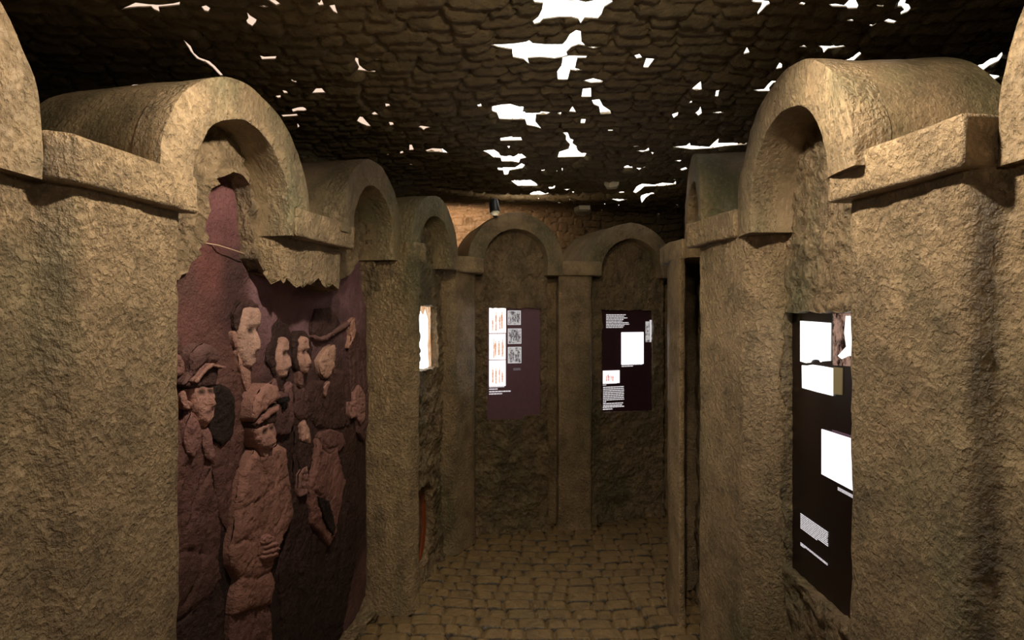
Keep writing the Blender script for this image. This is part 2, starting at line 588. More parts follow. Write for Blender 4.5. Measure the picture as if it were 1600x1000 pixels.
def prism(poly, z0, z1, dz, amp, sc, fil=0.018, step=0.03, zround=0.0, zbot=None, flare=0.0):
    """poly counter-clockwise seen from above; rough masonry block"""
    ar = sum(poly[i][0] * poly[(i + 1) % len(poly)][1] - poly[(i + 1) % len(poly)][0] * poly[i][1] for i in range(len(poly)))
    if ar < 0:
        poly = poly[::-1]
    ring = fillet(poly, fil)
    r2 = []
    for i in range(len(ring)):
        a, b = ring[i], ring[(i + 1) % len(ring)]
        L = math.hypot(b[0] - a[0], b[1] - a[1])
        for j in range(max(1, round(L / step))):
            t = j / max(1, round(L / step))
            r2.append((a[0] + (b[0] - a[0]) * t, a[1] + (b[1] - a[1]) * t))
    n = len(r2)
    nor = []
    for i in range(n):
        a, b = r2[i - 1], r2[(i + 1) % n]
        t = Vector((b[1] - a[1], a[0] - b[0]))
        nor.append(t.normalized() if t.length > 0 else Vector((0, 0)))
    cx, cy = sum(p[0] for p in r2) / n, sum(p[1] for p in r2) / n
    zs = []
    if zround:
        zs += [(z0, -zround), (z0 + zround * 0.3, -zround * 0.35), (z0 + zround, 0)]
    else:
        zs += [(z0, 0)]
    k = max(1, round((z1 - z0 - 2 * zround) / dz))
    lo, hi = z0 + zround, z1 - zround
    zs += [(lo + (hi - lo) * j / k, 0) for j in range(1, k)]
    if zround:
        zs += [(hi, 0), (z1 - zround * 0.3, -zround * 0.35), (z1, -zround)]
    else:
        zs += [(z1, 0)]
    V_, F_ = [], []
    for z, off in zs:
        for (x, y), nn in zip(r2, nor):
            zz = z
            if zbot is not None:
                zz = z1 - (z1 - z) * (z1 - zbot(x, y)) / (z1 - z0)
            d = fbm(x, y, zz, sc) * amp + fbm(x + 3, y, zz, sc * 4) * amp * 0.35 + off
            if flare and zz < 0.14:
                d += flare * ((0.14 - zz) / 0.14) ** 2 * (0.6 + 0.8 * abs(fbm(x, y, 7, 9)))
            V_.append((x + nn.x * d, y + nn.y * d, zz + fbm(x, y + 5, zz, sc) * amp * 0.5 * (1 if z1 - z0 < 0.3 else 0)))
    m = len(zs)
    for j in range(m - 1):
        for i in range(n):
            i2 = (i + 1) % n
            F_.append((j * n + i, j * n + i2, (j + 1) * n + i2, (j + 1) * n + i))
    F_.append(tuple(range(n))[::-1])
    F_.append(tuple((m - 1) * n + i for i in range(n)))
    return V_, F_

def pier(shaft, cap, label, zbot=None, z0=0.0, dz=0.035):
    cx = sum(p[0] for p in shaft) / len(shaft)
    cy = sum(p[1] for p in shaft) / len(shaft)
    e = empty('stone_pier', (cx, cy, z0), label, 'pier', 'plaster piers lining the corridor')
    V_, F_ = prism(shaft, z0, HCAP + 0.005, dz, 0.007, 5, 0.02, 0.025, zbot=zbot, flare=0.01 if z0 == 0 else 0)
    o = obj('shaft', V_, F_, M_PIER, e); autosmooth(o, 60)
    V_, F_ = prism(cap, HCAP, HCAP + CAPH, 0.03, 0.006, 8, 0.012, 0.02, zround=0.010)
    o = obj('capital', V_, F_, M_CAP, e); autosmooth(o, 60)
    return e

RT, APEX = 0.12, EYE + 0.725
def arch(P_, Q_, side, label, length=0.5, depth=0.16, apex=APEX, near_on_cap=True):
    """P_ near inner foot, Q_ far inner foot; side=unit pointing away from corridor chosen by sign"""
    P2, Q2 = Vector(P_), Vector(Q_)
    u = (Q2 - P2).normalized()
    nb = Vector((-u.y, u.x)) * side            # backward normal
    r = (Q2 - P2).length / 2
    c = (P2 + Q2) / 2
    zc = apex - RT - r
    e = empty('vaulted_arch', (c.x, c.y, HCAP), label, 'arch', 'round vaulted arches above the niches')
    ang = []
    # stations: far stilt up, half circle, near stilt down
    zb_far, zb_near = HCAP, HCAP + (CAPH - 0.04 if near_on_cap else 0)
    ns = 4
    st = [('f', zb_far + (zc - zb_far) * i / ns) for i in range(ns)]
    st += [('a', math.pi * i / 44) for i in range(45)]
    st += [('n', zc - (zc - zb_near) * i / ns) for i in range(1, ns + 1)]
    def ringpt(s, rad, b):
        k, v_ = s
        if k == 'f': q, z = rad, v_
        elif k == 'n': q, z = -rad, v_
        else: q, z = rad * math.cos(v_), zc + rad * math.sin(v_)
        p = c + u * q + nb * b
        d = fbm(p.x, p.y, z, 6) * 0.006
        if k == 'a':
            q += d * math.cos(v_); z += d * math.sin(v_)
        else:
            q += d if k == 'f' else -d
        p = c + u * q + nb * (b + fbm(p.x + 2, p.y, z, 7) * 0.006)
        return (p.x, p.y, z)
    def sweep(sec, name, mat):
        V_, F_ = [], []
        n = len(sec)
        for s in st:
            for rad, b in sec:
                V_.append(ringpt(s, rad, b))
        m = len(st)
        for j in range(m - 1):
            for i in range(n):
                i2 = (i + 1) % n
                F_.append((j * n + i, j * n + i2, (j + 1) * n + i2, (j + 1) * n + i) if side < 0 else (j * n + i, (j + 1) * n + i, (j + 1) * n + i2, j * n + i2))
        F_.append(tuple(range(n)))
        F_.append(tuple((m - 1) * n + i for i in range(n))[::-1])
        o = obj(name, V_, F_, mat, e)
        me = o.data
        import bmesh
        bm = bmesh.new(); bm.from_mesh(me); bmesh.ops.recalc_face_normals(bm, faces=bm.faces); bm.to_mesh(me); bm.free()
        autosmooth(o, 35)
        return o
    ro = r + RT
    e1 = 0.006
    sec = [(r, 0.09), (r, 0.05), (r, e1), (r + 0.0015, 0.0015), (r + e1, 0), (r + 0.05, -0.002), (r + 0.085, -0.001), (ro - e1, 0), (ro - 0.0015, 0.0015), (ro, e1), (ro, 0.05), (ro, 0.09)]
    sweep(sec, 'archivolt', M_ARCH)
    bs = [0.088 + (length - 0.088) * i / 9 for i in range(10)]
    sec = [(ro - 0.001, b) for b in bs] + [(r + 0.001, b) for b in bs[::-1]]
    sweep(sec, 'barrel_vault', M_VAULT)
    return dict(c=c, u=u, nb=nb, r=r, zc=zc)

# ---- the left row, from the camera to the far end
A = {}
pier([(-1.22, 0.36), (-1.0, 0.36), (-0.97, 0.5), (-1.03, 0.56), (-1.22, 0.6)], [(-1.24, 0.3), (-0.98, 0.3), (-0.93, 0.48), (-1.0, 0.58), (-1.24, 0.6)],
     'nearest left pier, under the nearest left arch', dz=0.12)
pier([(-1.24, 0.98), (-1.02, 0.98), (-1.01, 1.19), (-0.955, 1.235), (-0.922, 1.565), (-1.02, 1.61), (-1.3, 1.66)],
     [(-1.3, 1.19), (-0.978, 1.175), (-0.925, 1.205), (-0.882, 1.585), (-1.02, 1.60), (-1.3, 1.62)],
     'huge rough pier filling the left edge of the photo, left of the purple mural')
def stub_z(x, y):
    return 1.732 + 0.05 * fbm(x, y, 1.0, 9) + 0.02 * fbm(x, y, 1.0, 30) - 0.05 * max(0, (y - 2.1))
pier([(-1.0, 2.03), (-0.83, 2.05), (-0.735, 2.42), (-0.86, 2.5)], [(-0.95, 2.09), (-0.80, 2.055), (-0.778, 2.02), (-0.688, 2.465), (-0.86, 2.49), (-1.02, 2.5)],
     'broken-off pier stub hanging over the purple mural', zbot=stub_z, z0=1.66, dz=0.02)
pier([(-0.79, 3.03), (-0.686, 2.99), (-0.562, 2.98), (-0.499, 3.05), (-0.56, 3.2), (-0.82, 3.25)], [(-0.85, 3.04), (-0.59, 3.01), (-0.56, 2.985), (-0.468, 3.08), (-0.53, 3.13), (-0.85, 3.2)],
     'left pier at the far end of the purple mural, before the glowing opening')
pier([(-0.52, 3.74), (-0.455, 3.72), (-0.376, 3.74), (-0.262, 3.93), (-0.262, 4.03), (-0.3, 4.15), (-0.55, 4.1)], [(-0.6, 3.82), (-0.362, 3.74), (-0.33, 3.75), (-0.19, 3.905), (-0.22, 4.0), (-0.6, 4.1)],
     'slim pier in the far left corner, right of the glowing opening')
pier([(0.25, 4.30), (0.34, 4.30), (0.345, 4.155), (0.36, 4.15), (0.59, 4.18), (0.62, 4.38), (0.25, 4.38)], [(0.36, 4.4), (0.37, 4.12), (0.39, 4.11), (0.665, 4.15), (0.67, 4.4)],
     'wide far pier standing between the two far display niches')
pier([(1.19, 4.62), (1.28, 4.61), (1.285, 4.45), (1.62, 4.46), (1.62, 4.75), (1.19, 4.75)], [(1.28, 4.42), (1.30, 4.40), (1.66, 4.43), (1.66, 4.7), (1.28, 4.7)],
     'farthest right pier, mostly hidden behind the right wall', dz=0.06)
A['L0'] = arch((-1.0, 0.56), (-0.985, 1.06), 1, 'nearest left arch, only its right edge at the top left corner of the photo')
A['L1'] = arch((-0.885, 1.57), (-0.79, 2.01), 1, 'large left arch over the near half of the purple mural')
A['L2'] = arch((-0.688, 2.46), (-0.612, 2.93), 1, 'second left arch over the far half of the purple mural')
A['L3'] = arch((-0.50, 3.11), (-0.38, 3.5), 1, 'third left arch above the glowing opening', apex=EYE + 0.69)
A['L4'] = arch((-0.19, 3.95), (0.262, 4.09), 1, 'far arch over the panel with the column of lit photographs')
A['L5'] = arch((0.666, 4.19), (1.185, 4.40), 1, 'far right arch over the panel with one large white picture', apex=EYE + 0.69)
# ---- the right row
pier([(1.22, 0.36), (0.97, 0.36), (0.94, 0.44), (1.0, 0.5), (1.22, 0.55)], [(1.24, 0.3), (0.95, 0.3), (0.9, 0.42), (0.95, 0.5), (1.24, 0.55)],
     'nearest right pier, under the nearest right arch', dz=0.12)
pier([(1.3, 0.96), (0.955, 0.95), (0.95, 1.085), (0.888, 1.10), (0.838, 1.405), (0.93, 1.45), (1.3, 1.5)],
     [(1.3, 1.085), (0.935, 1.08), (0.862, 1.075), (0.80, 1.432), (0.93, 1.44), (1.3, 1.46)],
     'huge tan pier filling the right edge of the photo, hiding part of the black panel')
pier([(1.06, 2.0), (0.955, 1.975), (0.905, 1.985), (0.832, 2.03), (0.79, 2.385), (0.88, 2.43), (1.1, 2.45)], [(1.1, 2.06), (0.835, 2.06), (0.812, 2.065), (0.745, 2.42), (0.85, 2.43), (1.1, 2.45)],
     'right pier just beyond the tall black panel')
pier([(1.12, 3.28), (0.94, 3.25), (0.885, 2.88), (0.852, 2.865), (0.85, 3.05), (0.935, 3.38), (1.12, 3.42)], [(1.12, 2.9), (0.87, 2.88), (0.845, 3.02), (0.862, 3.29), (1.12, 3.35)],
     'thin lit pier edge where the corridor turns right')
A['R0'] = arch((0.94, 0.46), (0.928, 0.955), -1, 'nearest right arch, only its left edge at the top right corner of the photo')
A['R1'] = arch((0.80, 1.43), (0.82, 1.945), -1, 'large right arch over the tall black panel', length=0.38)
A['R2'] = arch((0.79, 2.40), (0.87, 2.80), -1, 'second right arch seen almost edge-on')

# ------------------------------------------------------------------ planes and pixel mapping
class Plane:
    """vertical plane through two plan points; s runs along it, front normal faces the corridor"""
    def __init__(s, p, q):
        s.p, s.q = Vector(p), Vector(q)
        s.u = (s.q - s.p).normalized()
        s.L = (s.q - s.p).length
        n = Vector((s.u.y, -s.u.x))
        if n.dot(-(s.p + s.q) / 2 + Vector((0, 1.0)) * 0) < 0:
            n = -n
        s.n = n
    def px(s, x, y):
        k = (x - 800) / F
        t = (k * s.p.y - s.p.x) / (s.u.x - k * s.u.y)
        d = s.p.y + t * s.u.y
        return (t, EYE - (y - HOR) / F * d)
    def w(s, a, z, off=0.0):
        p = s.p + s.u * a + s.n * off
        return (p.x, p.y, z)
    def poly(s, pts):
        return [s.px(*p) for p in pts]

def niche_wall(name, pl, outline, holes_, label, lip=0.006, step=0.014, rough=0.012, fl=1):
    ol = resample(outline, 0.03)
    hs = [resample(h, 0.02, 0.004, 3 + i) for i, h in enumerate(holes_)]
    xs = [p[0] for p in ol]; zs = [p[1] for p in ol]
    V, T = sheet2d(ol, hs, grid(min(xs), max(xs), min(zs), max(zs), step))
    hd = np.full(len(V), 9.0)
    for h in hs:
        hd = np.minimum(hd, edge_dist(V, h))
    verts, faces = [], []
    def dsp(a, z, e):
        d = fbm(a + pl.p.x * 7, z, 0.3, 4) * rough + fbm(a, z + 4, pl.p.y, 13) * rough * 1.3 + fbm(a, z * 1.6 + 9, pl.p.y, 26) * rough * 0.6
        rid = abs(fbm(a * 0.6, z * 1.3, 2.2 + pl.p.y, 7))
        d -= max(0, 0.18 - rid) * rough * 3.0
        if z < 0.12:
            d += 0.03 * ((0.12 - z) / 0.12) ** 2 * (0.5 + abs(fbm(a, 3, 3, 12)) * 2)
        if e < 0.05:
            d += lip * (1 - e / 0.05)
        return d
    for (a, z), e in zip(V, hd):
        verts.append(pl.w(a, z, dsp(a, z, e)))
    flip = (Vector((*pl.u, 0)).cross(Vector((0, 0, 1)))).dot(Vector((*pl.n, 0))) < 0
    faces = [tuple(t[::-1]) if flip else tuple(t) for t in T]
    for h in hs:
        k, n = len(verts), len(h)
        verts += [pl.w(a, z, dsp(a, z, 0)) for a, z in h] + [pl.w(a, z, -0.05) for a, z in h]
        faces += [(k + i, k + (i + 1) % n, k + n + (i + 1) % n, k + n + i) for i in range(n)]
    # back side of the slab
    k, n = len(verts), len(ol)
    verts += [pl.w(a, z, dsp(a, z, 9)) for a, z in ol] + [pl.w(a, z, -0.06) for a, z in ol]
    faces += [(k + i, k + (i + 1) % n, k + n + (i + 1) % n, k + n + i) for i in range(n)]
    o = obj(name, verts, faces, M_NICHE)
    return tag(o, label=label, kind='structure')

def arch_outline(pl, arcs, a0, a1, ztop=None, z0=0.0):
    """slab outline with half discs where it closes each arch"""
    pts = [(a0, z0), (a1, z0)]
    for A_ in sorted(arcs, key=lambda q: -((q['c'] - pl.p).dot(pl.u))):
        cc = (A_['c'] + A_['nb'] * 0.14 - pl.p).dot(pl.u)
        r = A_['r'] + 0.03
        pts += [(cc + r * math.cos(t), A_['zc'] + r * math.sin(t)) for t in [math.pi * i / 20 for i in range(21)]]
    # start and end follow the straight sides
    q = [pts[0], pts[1]]
    q += [(a1, pts[2][1])] if abs(pts[2][0] - a1) > 0.01 else []
    q += pts[2:]
    q += [(a0, pts[-1][1])] if abs(pts[-1][0] - a0) > 0.01 else []
    return q

# left mural wall, shared by two arches
PM = Plane((-1.27 + 0.17 * 1.5, 1.5), (-1.27 + 0.17 * 3.12, 3.12))
mural_px = [(250, 1080), (250, 440), (278, 425), (296, 400), (310, 372), (318, 330), (318, 295), (325, 279), (340, 272), (352, 270), (368, 274), (377, 288), (384, 312), (385, 350),
            (391, 385), (388, 405), (400, 421), (412, 424), (424, 414), (434, 424), (440, 434), (452, 440), (466, 444), (480, 440), (490, 452), (502, 455), (516, 452),
            (530, 438), (540, 425), (550, 405), (556, 385), (562, 362), (570, 360), (573, 400), (577, 440), (583, 500), (589, 600), (590, 740), (588, 900), (584, 925), (560, 985), (540, 1080)]
MUR = PM.poly(mural_px)
MUR = [(a, max(z, 0.0)) for a, z in MUR]
zlow = 0.02
murhole = [(a, max(z, zlow)) for a, z in MUR]
ol = arch_outline(PM, [A['L1'], A['L2']], 0.0, PM.L)
niche_wall('wall_left', PM, ol, [murhole], 'rough plaster left wall around the purple mural', lip=0.03, step=0.016, rough=0.016)

P0 = Plane((-1.17, 0.45), (-1.16, 1.2))
niche_wall('wall_left', P0, arch_outline(P0, [A['L0']], 0, P0.L), [], 'plain plaster left wall nearest the camera', step=0.04)
PG = Plane((-0.585, 3.12), (-0.455, 3.76))
gl_px = [(652, 478), (668, 477), (682, 480), (682, 530), (683, 573), (676, 574), (671, 578), (664, 576), (660, 580), (652, 580)]
cr_px = [(650, 768), (659, 760), (668, 752), (673, 765), (675, 790), (677, 815), (674, 850), (668, 874), (660, 888), (650, 893)]
niche_wall('wall_left', PG, arch_outline(PG, [A['L3']], 0, PG.L), [PG.poly(gl_px), PG.poly(cr_px)], 'left wall behind the third arch with the glowing opening', step=0.013)
P4 = Plane((-0.30, 4.05), (0.27, 4.19))
p4_px = [(762, 481), (845, 482), (845, 648), (820, 650), (818, 656), (790, 655), (761, 656)]
niche_wall('wall_back', P4, arch_outline(P4, [A['L4']], 0, P4.L), [P4.poly(p4_px)], 'far niche wall around the panel with lit photographs', step=0.014)
P5 = Plane((0.58, 4.29), (1.21, 4.497))
p5_px = [(940, 484), (1020, 485), (1021, 642), (980, 643), (940, 644)]
niche_wall('wall_back', P5, arch_outline(P5, [A['L5']], 0, P5.L), [P5.poly(p5_px)], 'far niche wall around the panel with the large white picture', step=0.014)
PR = Plane((0.955, 1.38), (0.955, 2.04))
pr = [PR.px(1227, 488), PR.px(1227, 886)]
top, bot = pr[0][1], pr[1][1]
hole = [(0.12, top), (pr[0][0], top), (pr[0][0], bot), (0.12, bot)]
niche_wall('wall_right', PR, arch_outline(PR, [A['R1']], 0, PR.L), [hole], 'right niche wall around the tall black panel', step=0.012)
PR0 = Plane((1.09, 0.35), (1.09, 1.15))
niche_wall('wall_right', PR0, arch_outline(PR0, [A['R0']], 0, PR0.L), [], 'plain plaster right wall nearest the camera', step=0.04)
PR2 = Plane((0.94, 2.36), (1.07, 3.27))
niche_wall('wall_right', PR2, arch_outline(PR2, [A['R2']], 0, PR2.L), [], 'plain plaster right wall behind the second arch', step=0.03)

# ------------------------------------------------------------------ plates on planes
def plate(name, pl, poly, o0, o1, mat, parent=None, smooth=False):
    n = len(poly)
    v = [pl.w(a, z, o0) for a, z in poly] + [pl.w(a, z, o1) for a, z in poly]
    f = [tuple(range(n)), tuple(range(n, 2 * n))[::-1]] + [(i, n + i, n + (i + 1) % n, (i + 1) % n) for i in range(n)]
    return obj(name, v, f, mat, parent, smooth)

def rect(pl, x0, y0, x1, y1):
    a, b = pl.px(x0, y0), pl.px(x1, y1)
    return [(a[0], a[1]), (b[0], a[1]), (b[0], b[1]), (a[0], b[1])]

M_TXT = glow('lettering_light', (1.0, 0.93, 0.95), 0.75)
def text_block(pl, x0, y0, x1, y1, rows, parent, off, mat=None, rag=0.12, ends=None, seed=0):
    (a0, z0), (a1, z1) = pl.px(x0, y0), pl.px(x1, y1)
    r_ = random.Random(seed * 31 + rows)
    mb = MB()
    lh = (z0 - z1) / rows
    for i in range(rows):
        zt = z0 - lh * i
        zb = zt - lh * 0.5
        w_ = 1 - r_.random() * rag
        if ends and i in ends:
            w_ = ends[i]
        x = 0.0
        while x < w_:
            ww = min(r_.uniform(0.04, 0.14), w_ - x)
            # every word is a run of letter strokes
            nl = max(2, int(ww / 0.018))
            for k in range(nl):
                s0, s1 = x + ww * k / nl, x + ww * (k + 0.94) / nl
                up = lh * r_.choice((0, 0, 0.14))
                q = [(a0 + (a1 - a0) * s0, zt + up * 0.3), (a0 + (a1 - a0) * s1, zt + up * 0.3), (a0 + (a1 - a0) * s1, zb), (a0 + (a1 - a0) * s0, zb)]
                v = [pl.w(a, z, off) for a, z in q] + [pl.w(a, z, off + 0.001) for a, z in q]
                mb.add(v, [(0, 1, 2, 3), (7, 6, 5, 4), (0, 4, 5, 1), (1, 5, 6, 2), (2, 6, 7, 3), (3, 7, 4, 0)])
            x += ww + 0.016
    return mb.build('text_block', mat or M_TXT, parent)

def figure_marks(pl, px, off, mat, parent, seed, n=7):
    """soft standing figures drawn inside a lit picture"""
    x0, y0, x1, y1 = px
    r_ = random.Random(seed)
    mb = MB()
    for i in range(n):
        cx = x0 + (x1 - x0) * (0.15 + 0.7 * (i + 0.5) / n + r_.uniform(-.05, .05))
        b = y0 + (y1 - y0) * r_.uniform(0.78, 0.95)
        t = y0 + (y1 - y0) * r_.uniform(0.15, 0.45)
        hw = (x1 - x0) * r_.uniform(0.035, 0.07)
        h = b - t
        prof = [(0, 0), (.35, .02), (.45, .08), (.3, .15), (.9, .22), (1, .5), (.7, .55), (.8, 1)]
        pts = [(cx + hw * a, t + h * c) for a, c in prof] + [(cx - hw * a * r_.uniform(.8, 1.1), t + h * c) for a, c in prof[::-1][:-1]]
        q = pl.poly(pts)
        k = len(q)
        v = [pl.w(a, z, off) for a, z in q] + [pl.w(a, z, off + 0.0008) for a, z in q]
        mb.add(v, [tuple(range(k)), tuple(range(k, 2 * k))[::-1]] + [(j, k + j, k + (j + 1) % k, (j + 1) % k) for j in range(k)])
    return mb.build('printed_figures', mat, parent)

def panel(pl, outline, mat, label, off=-0.045):
    cx = sum(a for a, z in outline) / len(outline)
    e = empty('display_panel', pl.w(cx, min(z for a, z in outline), off), label, 'display panel', 'backlit display panels set in the niches')
    a0, a1 = min(p[0] for p in outline) - 0.02, max(p[0] for p in outline) + 0.02
    z0, z1 = min(p[1] for p in outline) - 0.02, max(p[1] for p in outline) + 0.02
    plate('backing', pl, [(a0, z1), (a1, z1), (a1, z0), (a0, z0)], off, off + 0.02, mat, e)
    return e, off + 0.0205

WHT = (1.0, 0.95, 0.93)
M_PH = glow('photo_blown_white', WHT, 1.9)
M_PHV = glow('photo_violet_white', (0.96, 0.90, 1.0), 1.9)
M_PHP = [glow('photo_pink_print', (1.0, 0.93, 0.88), 1.6, (0.75, 0.32, 0.20), 38, 0.56, 0.70, s) for s in (1.0, 4.0, 7.0)]
M_INK = glow('print_rust_ink', (0.80, 0.36, 0.22), 0.95, (1.0, 0.75, 0.6), 70, 0.45, 0.6)
M_INKK = glow('print_grey_ink', (0.07, 0.055, 0.06), 1.0, (0.3, 0.27, 0.28), 60, 0.45, 0.6)
M_GREY = [glow('photo_grey_print', (0.50, 0.47, 0.45), 1.0, (0.10, 0.08, 0.09), 45, 0.45, 0.6, s) for s in (2.0, 5.0, 9.0)]
M_BORD = glow('photo_border', (0.62, 0.60, 0.60), 1.0)

# far left panel
e, of = panel(P4, P4.poly(p4_px), M_BACK, 'plum display panel with a column of three bright and three grey photographs')
def z4(x, y): return (640 + x / 4.763, 460 + y / 4.763)
for i, (xa, ya, xb, yb) in enumerate(((597, 100, 722, 288), (597, 295, 720, 485), (597, 493, 720, 683))):
    a, b = z4(xa, ya), z4(xb, yb)
    ph = plate('photograph', P4, rect(P4, *a, *b), of, of + 0.003, M_PHP[i], e)
    tag(ph, ['top bright photograph', 'middle bright photograph', 'bottom bright photograph'][i])
    figure_marks(P4, (*a, *b), of + 0.0032, M_INK, ph, i + 1, 4)
for i, (xa, ya, xb, yb) in enumerate(((735, 120, 833, 227), (737, 255, 837, 368), (737, 393, 837, 513))):
    a, b = z4(xa, ya), z4(xb, yb)
    ph = plate('photograph', P4, rect(P4, *a, *b), of, of + 0.003, M_BORD, e)
    tag(ph, ['top grey photograph', 'middle grey photograph', 'bottom grey photograph'][i])
    plate('print', P4, rect(P4, a[0] + 1, a[1] + 1, b[0] - 1, b[1] - 1), of + 0.003, of + 0.0036, M_GREY[i], ph)
    figure_marks(P4, (*a, *b), of + 0.0038, M_INKK, ph, i + 11, 4)
text_block(P4, *z4(597, 688), *z4(712, 718), 2, e, of, ends={0: 1.0, 1: 0.55}, seed=1)
text_block(P4, *z4(597, 724), *z4(760, 752), 2, e, of, ends={0: 1.0, 1: 0.6}, seed=2)
M_TXTD = glow('lettering_dim', (0.5, 0.42, 0.45), 0.35)
text_block(P4, *z4(778, 552), *z4(836, 570), 2, e, of, M_TXTD, seed=3)

# far right panel
e, of = panel(P5, P5.poly(p5_px), M_BACKD, 'dark display panel with one large blank white picture and text blocks')
def z5(x, y): return (920 + x / 5.264, 470 + y / 5.264)
plate('photograph', P5, rect(P5, *z5(280, 260), *z5(463, 520)), of, of + 0.003, M_PHV, e)
ph = plate('photograph', P5, rect(P5, *z5(128, 578), *z5(265, 678)), of, of + 0.003, glow('photo_small_white', (1, .95, .95), 1.3), e)
tag(ph, 'small picture with a red drawing')
M_RED = glow('drawing_red', (0.8, 0.16, 0.12), 0.9, (1.0, 0.6, 0.55), 90, 0.45, 0.6)
figure_marks(P5, (*z5(140, 590), *z5(225, 672)), of + 0.0032, M_RED, ph, 21, 5)
plate('photograph', P5, rect(P5, *z5(480, 170), *z5(510, 340)), of, of + 0.003, M_GREY[0], e)
plate('photograph', P5, rect(P5, *z5(514, 158), *z5(530, 340)), of, of + 0.003, M_BORD, e)
text_block(P5, *z5(155, 112), *z5(345, 228), 9, e, of, ends={0: .85, 1: .78, 2: .92, 3: .75, 4: .7, 5: .97, 6: 1.0, 7: .78, 8: .74}, seed=4)
text_block(P5, *z5(283, 526), *z5(455, 546), 2, e, of, ends={0: 1, 1: .55}, seed=5)
text_block(P5, *z5(128, 682), *z5(243, 700), 2, e, of, ends={0: 1, 1: .25}, seed=6)
text_block(P5, *z5(130, 712), *z5(303, 838), 9, e, of, ends={8: .15}, rag=0.02, seed=7)
text_block(P5, *z5(130, 848), *z5(303, 870), 2, e, of, seed=8)
text_block(P5, *z5(128, 877), *z5(303, 900), 2, e, of, ends={0: 1, 1: .45}, seed=9)

# tall black panel on the right
PRo = [(0.12, top), (pr[0][0], top), (pr[0][0], bot), (0.12, bot)]
e, of = panel(PR, PRo, flat('panel_black_plum', srgb((26, 13, 14)), 0.35), 'tall black display panel in the right niche with a cluster of lit windows')
def z6(x, y): return (1220 + x / 4.54, 480 + y / 4.54)
def z7(x, y): return (1220 + x / 3.03, 650 + y / 3.03)
M_PHL = glow('photo_warm_white', (1.0, 0.97, 0.93), 1.8)
ph = plate('lit_window', PR, PR.poly([z6(*p) for p in ((92, 97), (200, 104), (300, 112), (298, 380), (240, 384), (232, 390), (222, 374), (198, 370), (172, 374), (160, 392), (130, 396), (92, 384))]), of, of + 0.003, M_PHL, e)
plate('lit_window', PR, PR.poly([z6(*p) for p in ((103, 412), (140, 414), (175, 408), (240, 418), (315, 432), (315, 628), (210, 602), (105, 572))]), of, of + 0.003, M_PHL, e)
plate('grey_card', PR, PR.poly([z6(*p) for p in ((322, 425), (383, 432), (380, 622), (322, 616))]), of, of + 0.003, flat('card_khaki', srgb((150, 140, 110)), 0.7), e)
plate('cracked_picture', PR, PR.poly([z6(*p) for p in ((315, 45), (560, 42), (560, 430), (455, 420), (318, 412))]), of, of + 0.003,
      glow('cracked_foil', (0.75, 0.45, 0.33), 0.5, (0.04, 0.02, 0.015), 34, 0.42, 0.56, 3.0, (1, 1, 0.6)), e)
plate('lit_window', PR, PR.poly([z6(*p) for p in ((415, 62), (560, 62), (560, 350), (430, 345), (385, 367), (360, 345), (418, 280), (405, 180))]), of + 0.003, of + 0.006, M_PHL, e)
ph = plate('photograph', PR, PR.poly([z7(160, 62), z7(360, 127), z7(360, 384), z7(160, 275)]), of, of + 0.003, glow('photo_lilac_print', (0.97, 0.93, 1.0), 1.5, (0.75, 0.70, 0.80), 9, 0.5, 0.8), e)
plate('frame_edge', PR, PR.poly([z7(210, 66), z7(360, 113), z7(360, 124), z7(210, 76)]), of, of + 0.004, flat('edge_violet_grey', srgb((120, 100, 130)), 0.5), e)
def tb7(xl, yl, xr, yr_bot, rows, seed, ends=None):
    text_block(PR, *z7(xl, yl), *z7(xr, yr_bot), rows, e, of, ends=ends, rag=0.03, seed=seed)
tb7(60, 460, 187, 632, 9, 10, {8: .62})
tb7(60, 598, 187, 725, 4, 11, {2: 0.15, 3: 0.0})
tb7(232, 336, 350, 418, 4, 12)

# glowing opening on the left
e = empty('lit_opening', PG.w(0.15, PG.px(660, 580)[1], -0.05), 'glowing white broken opening in the left wall past the mural', 'light opening')
pp = PG.poly(gl_px)
a0, a1 = min(p[0] for p in pp) - .02, max(p[0] for p in pp) + .02
z0, z1 = min(p[1] for p in pp) - .02, max(p[1] for p in pp) + .02
plate('glowing_sheet', PG, [(a0, z1), (a1, z1), (a1, z0), (a0, z0)], -0.055, -0.045, glow('opening_glow', (1.0, 0.95, 0.86), 2.6), e)
M_RUST = glow('torn_lit_paper', (0.75, 0.36, 0.15), 0.9, (1.0, 0.8, 0.6), 50, 0.45, 0.6, 0, (1, 1, 0.3))
plate('torn_edge', PG, PG.poly([(651, 474), (684, 474), (685, 577), (680, 577), (678, 540), (679, 500), (674, 482), (671, 492), (666, 484), (660, 494), (655, 488), (651, 496)]), -0.043, -0.040, M_RUST, e)

e = empty('torn_poster', PG.w(0.12, PG.px(660, 880)[1], -0.05), 'torn brown and orange picture in the low crack of the left wall', 'picture')
pp = PG.poly(cr_px)
a0, a1 = min(p[0] for p in pp) - .02, max(p[0] for p in pp) + .02
z0, z1 = min(p[1] for p in pp) - .02, max(p[1] for p in pp) + .02
plate('backing', PG, [(a0, z1), (a1, z1), (a1, z0), (a0, z0)], -0.055, -0.045, flat('poster_brown', srgb((120, 85, 65)), 0.6, 0.01, 30, 0.5), e)
plate('orange_strip', PG, PG.poly([(671, 770), (674, 790), (675, 830), (671, 862), (664, 882), (668, 855), (671, 825), (670, 795)]), -0.044, -0.040, flat('poster_orange', srgb((150, 70, 30)), 0.5), e)

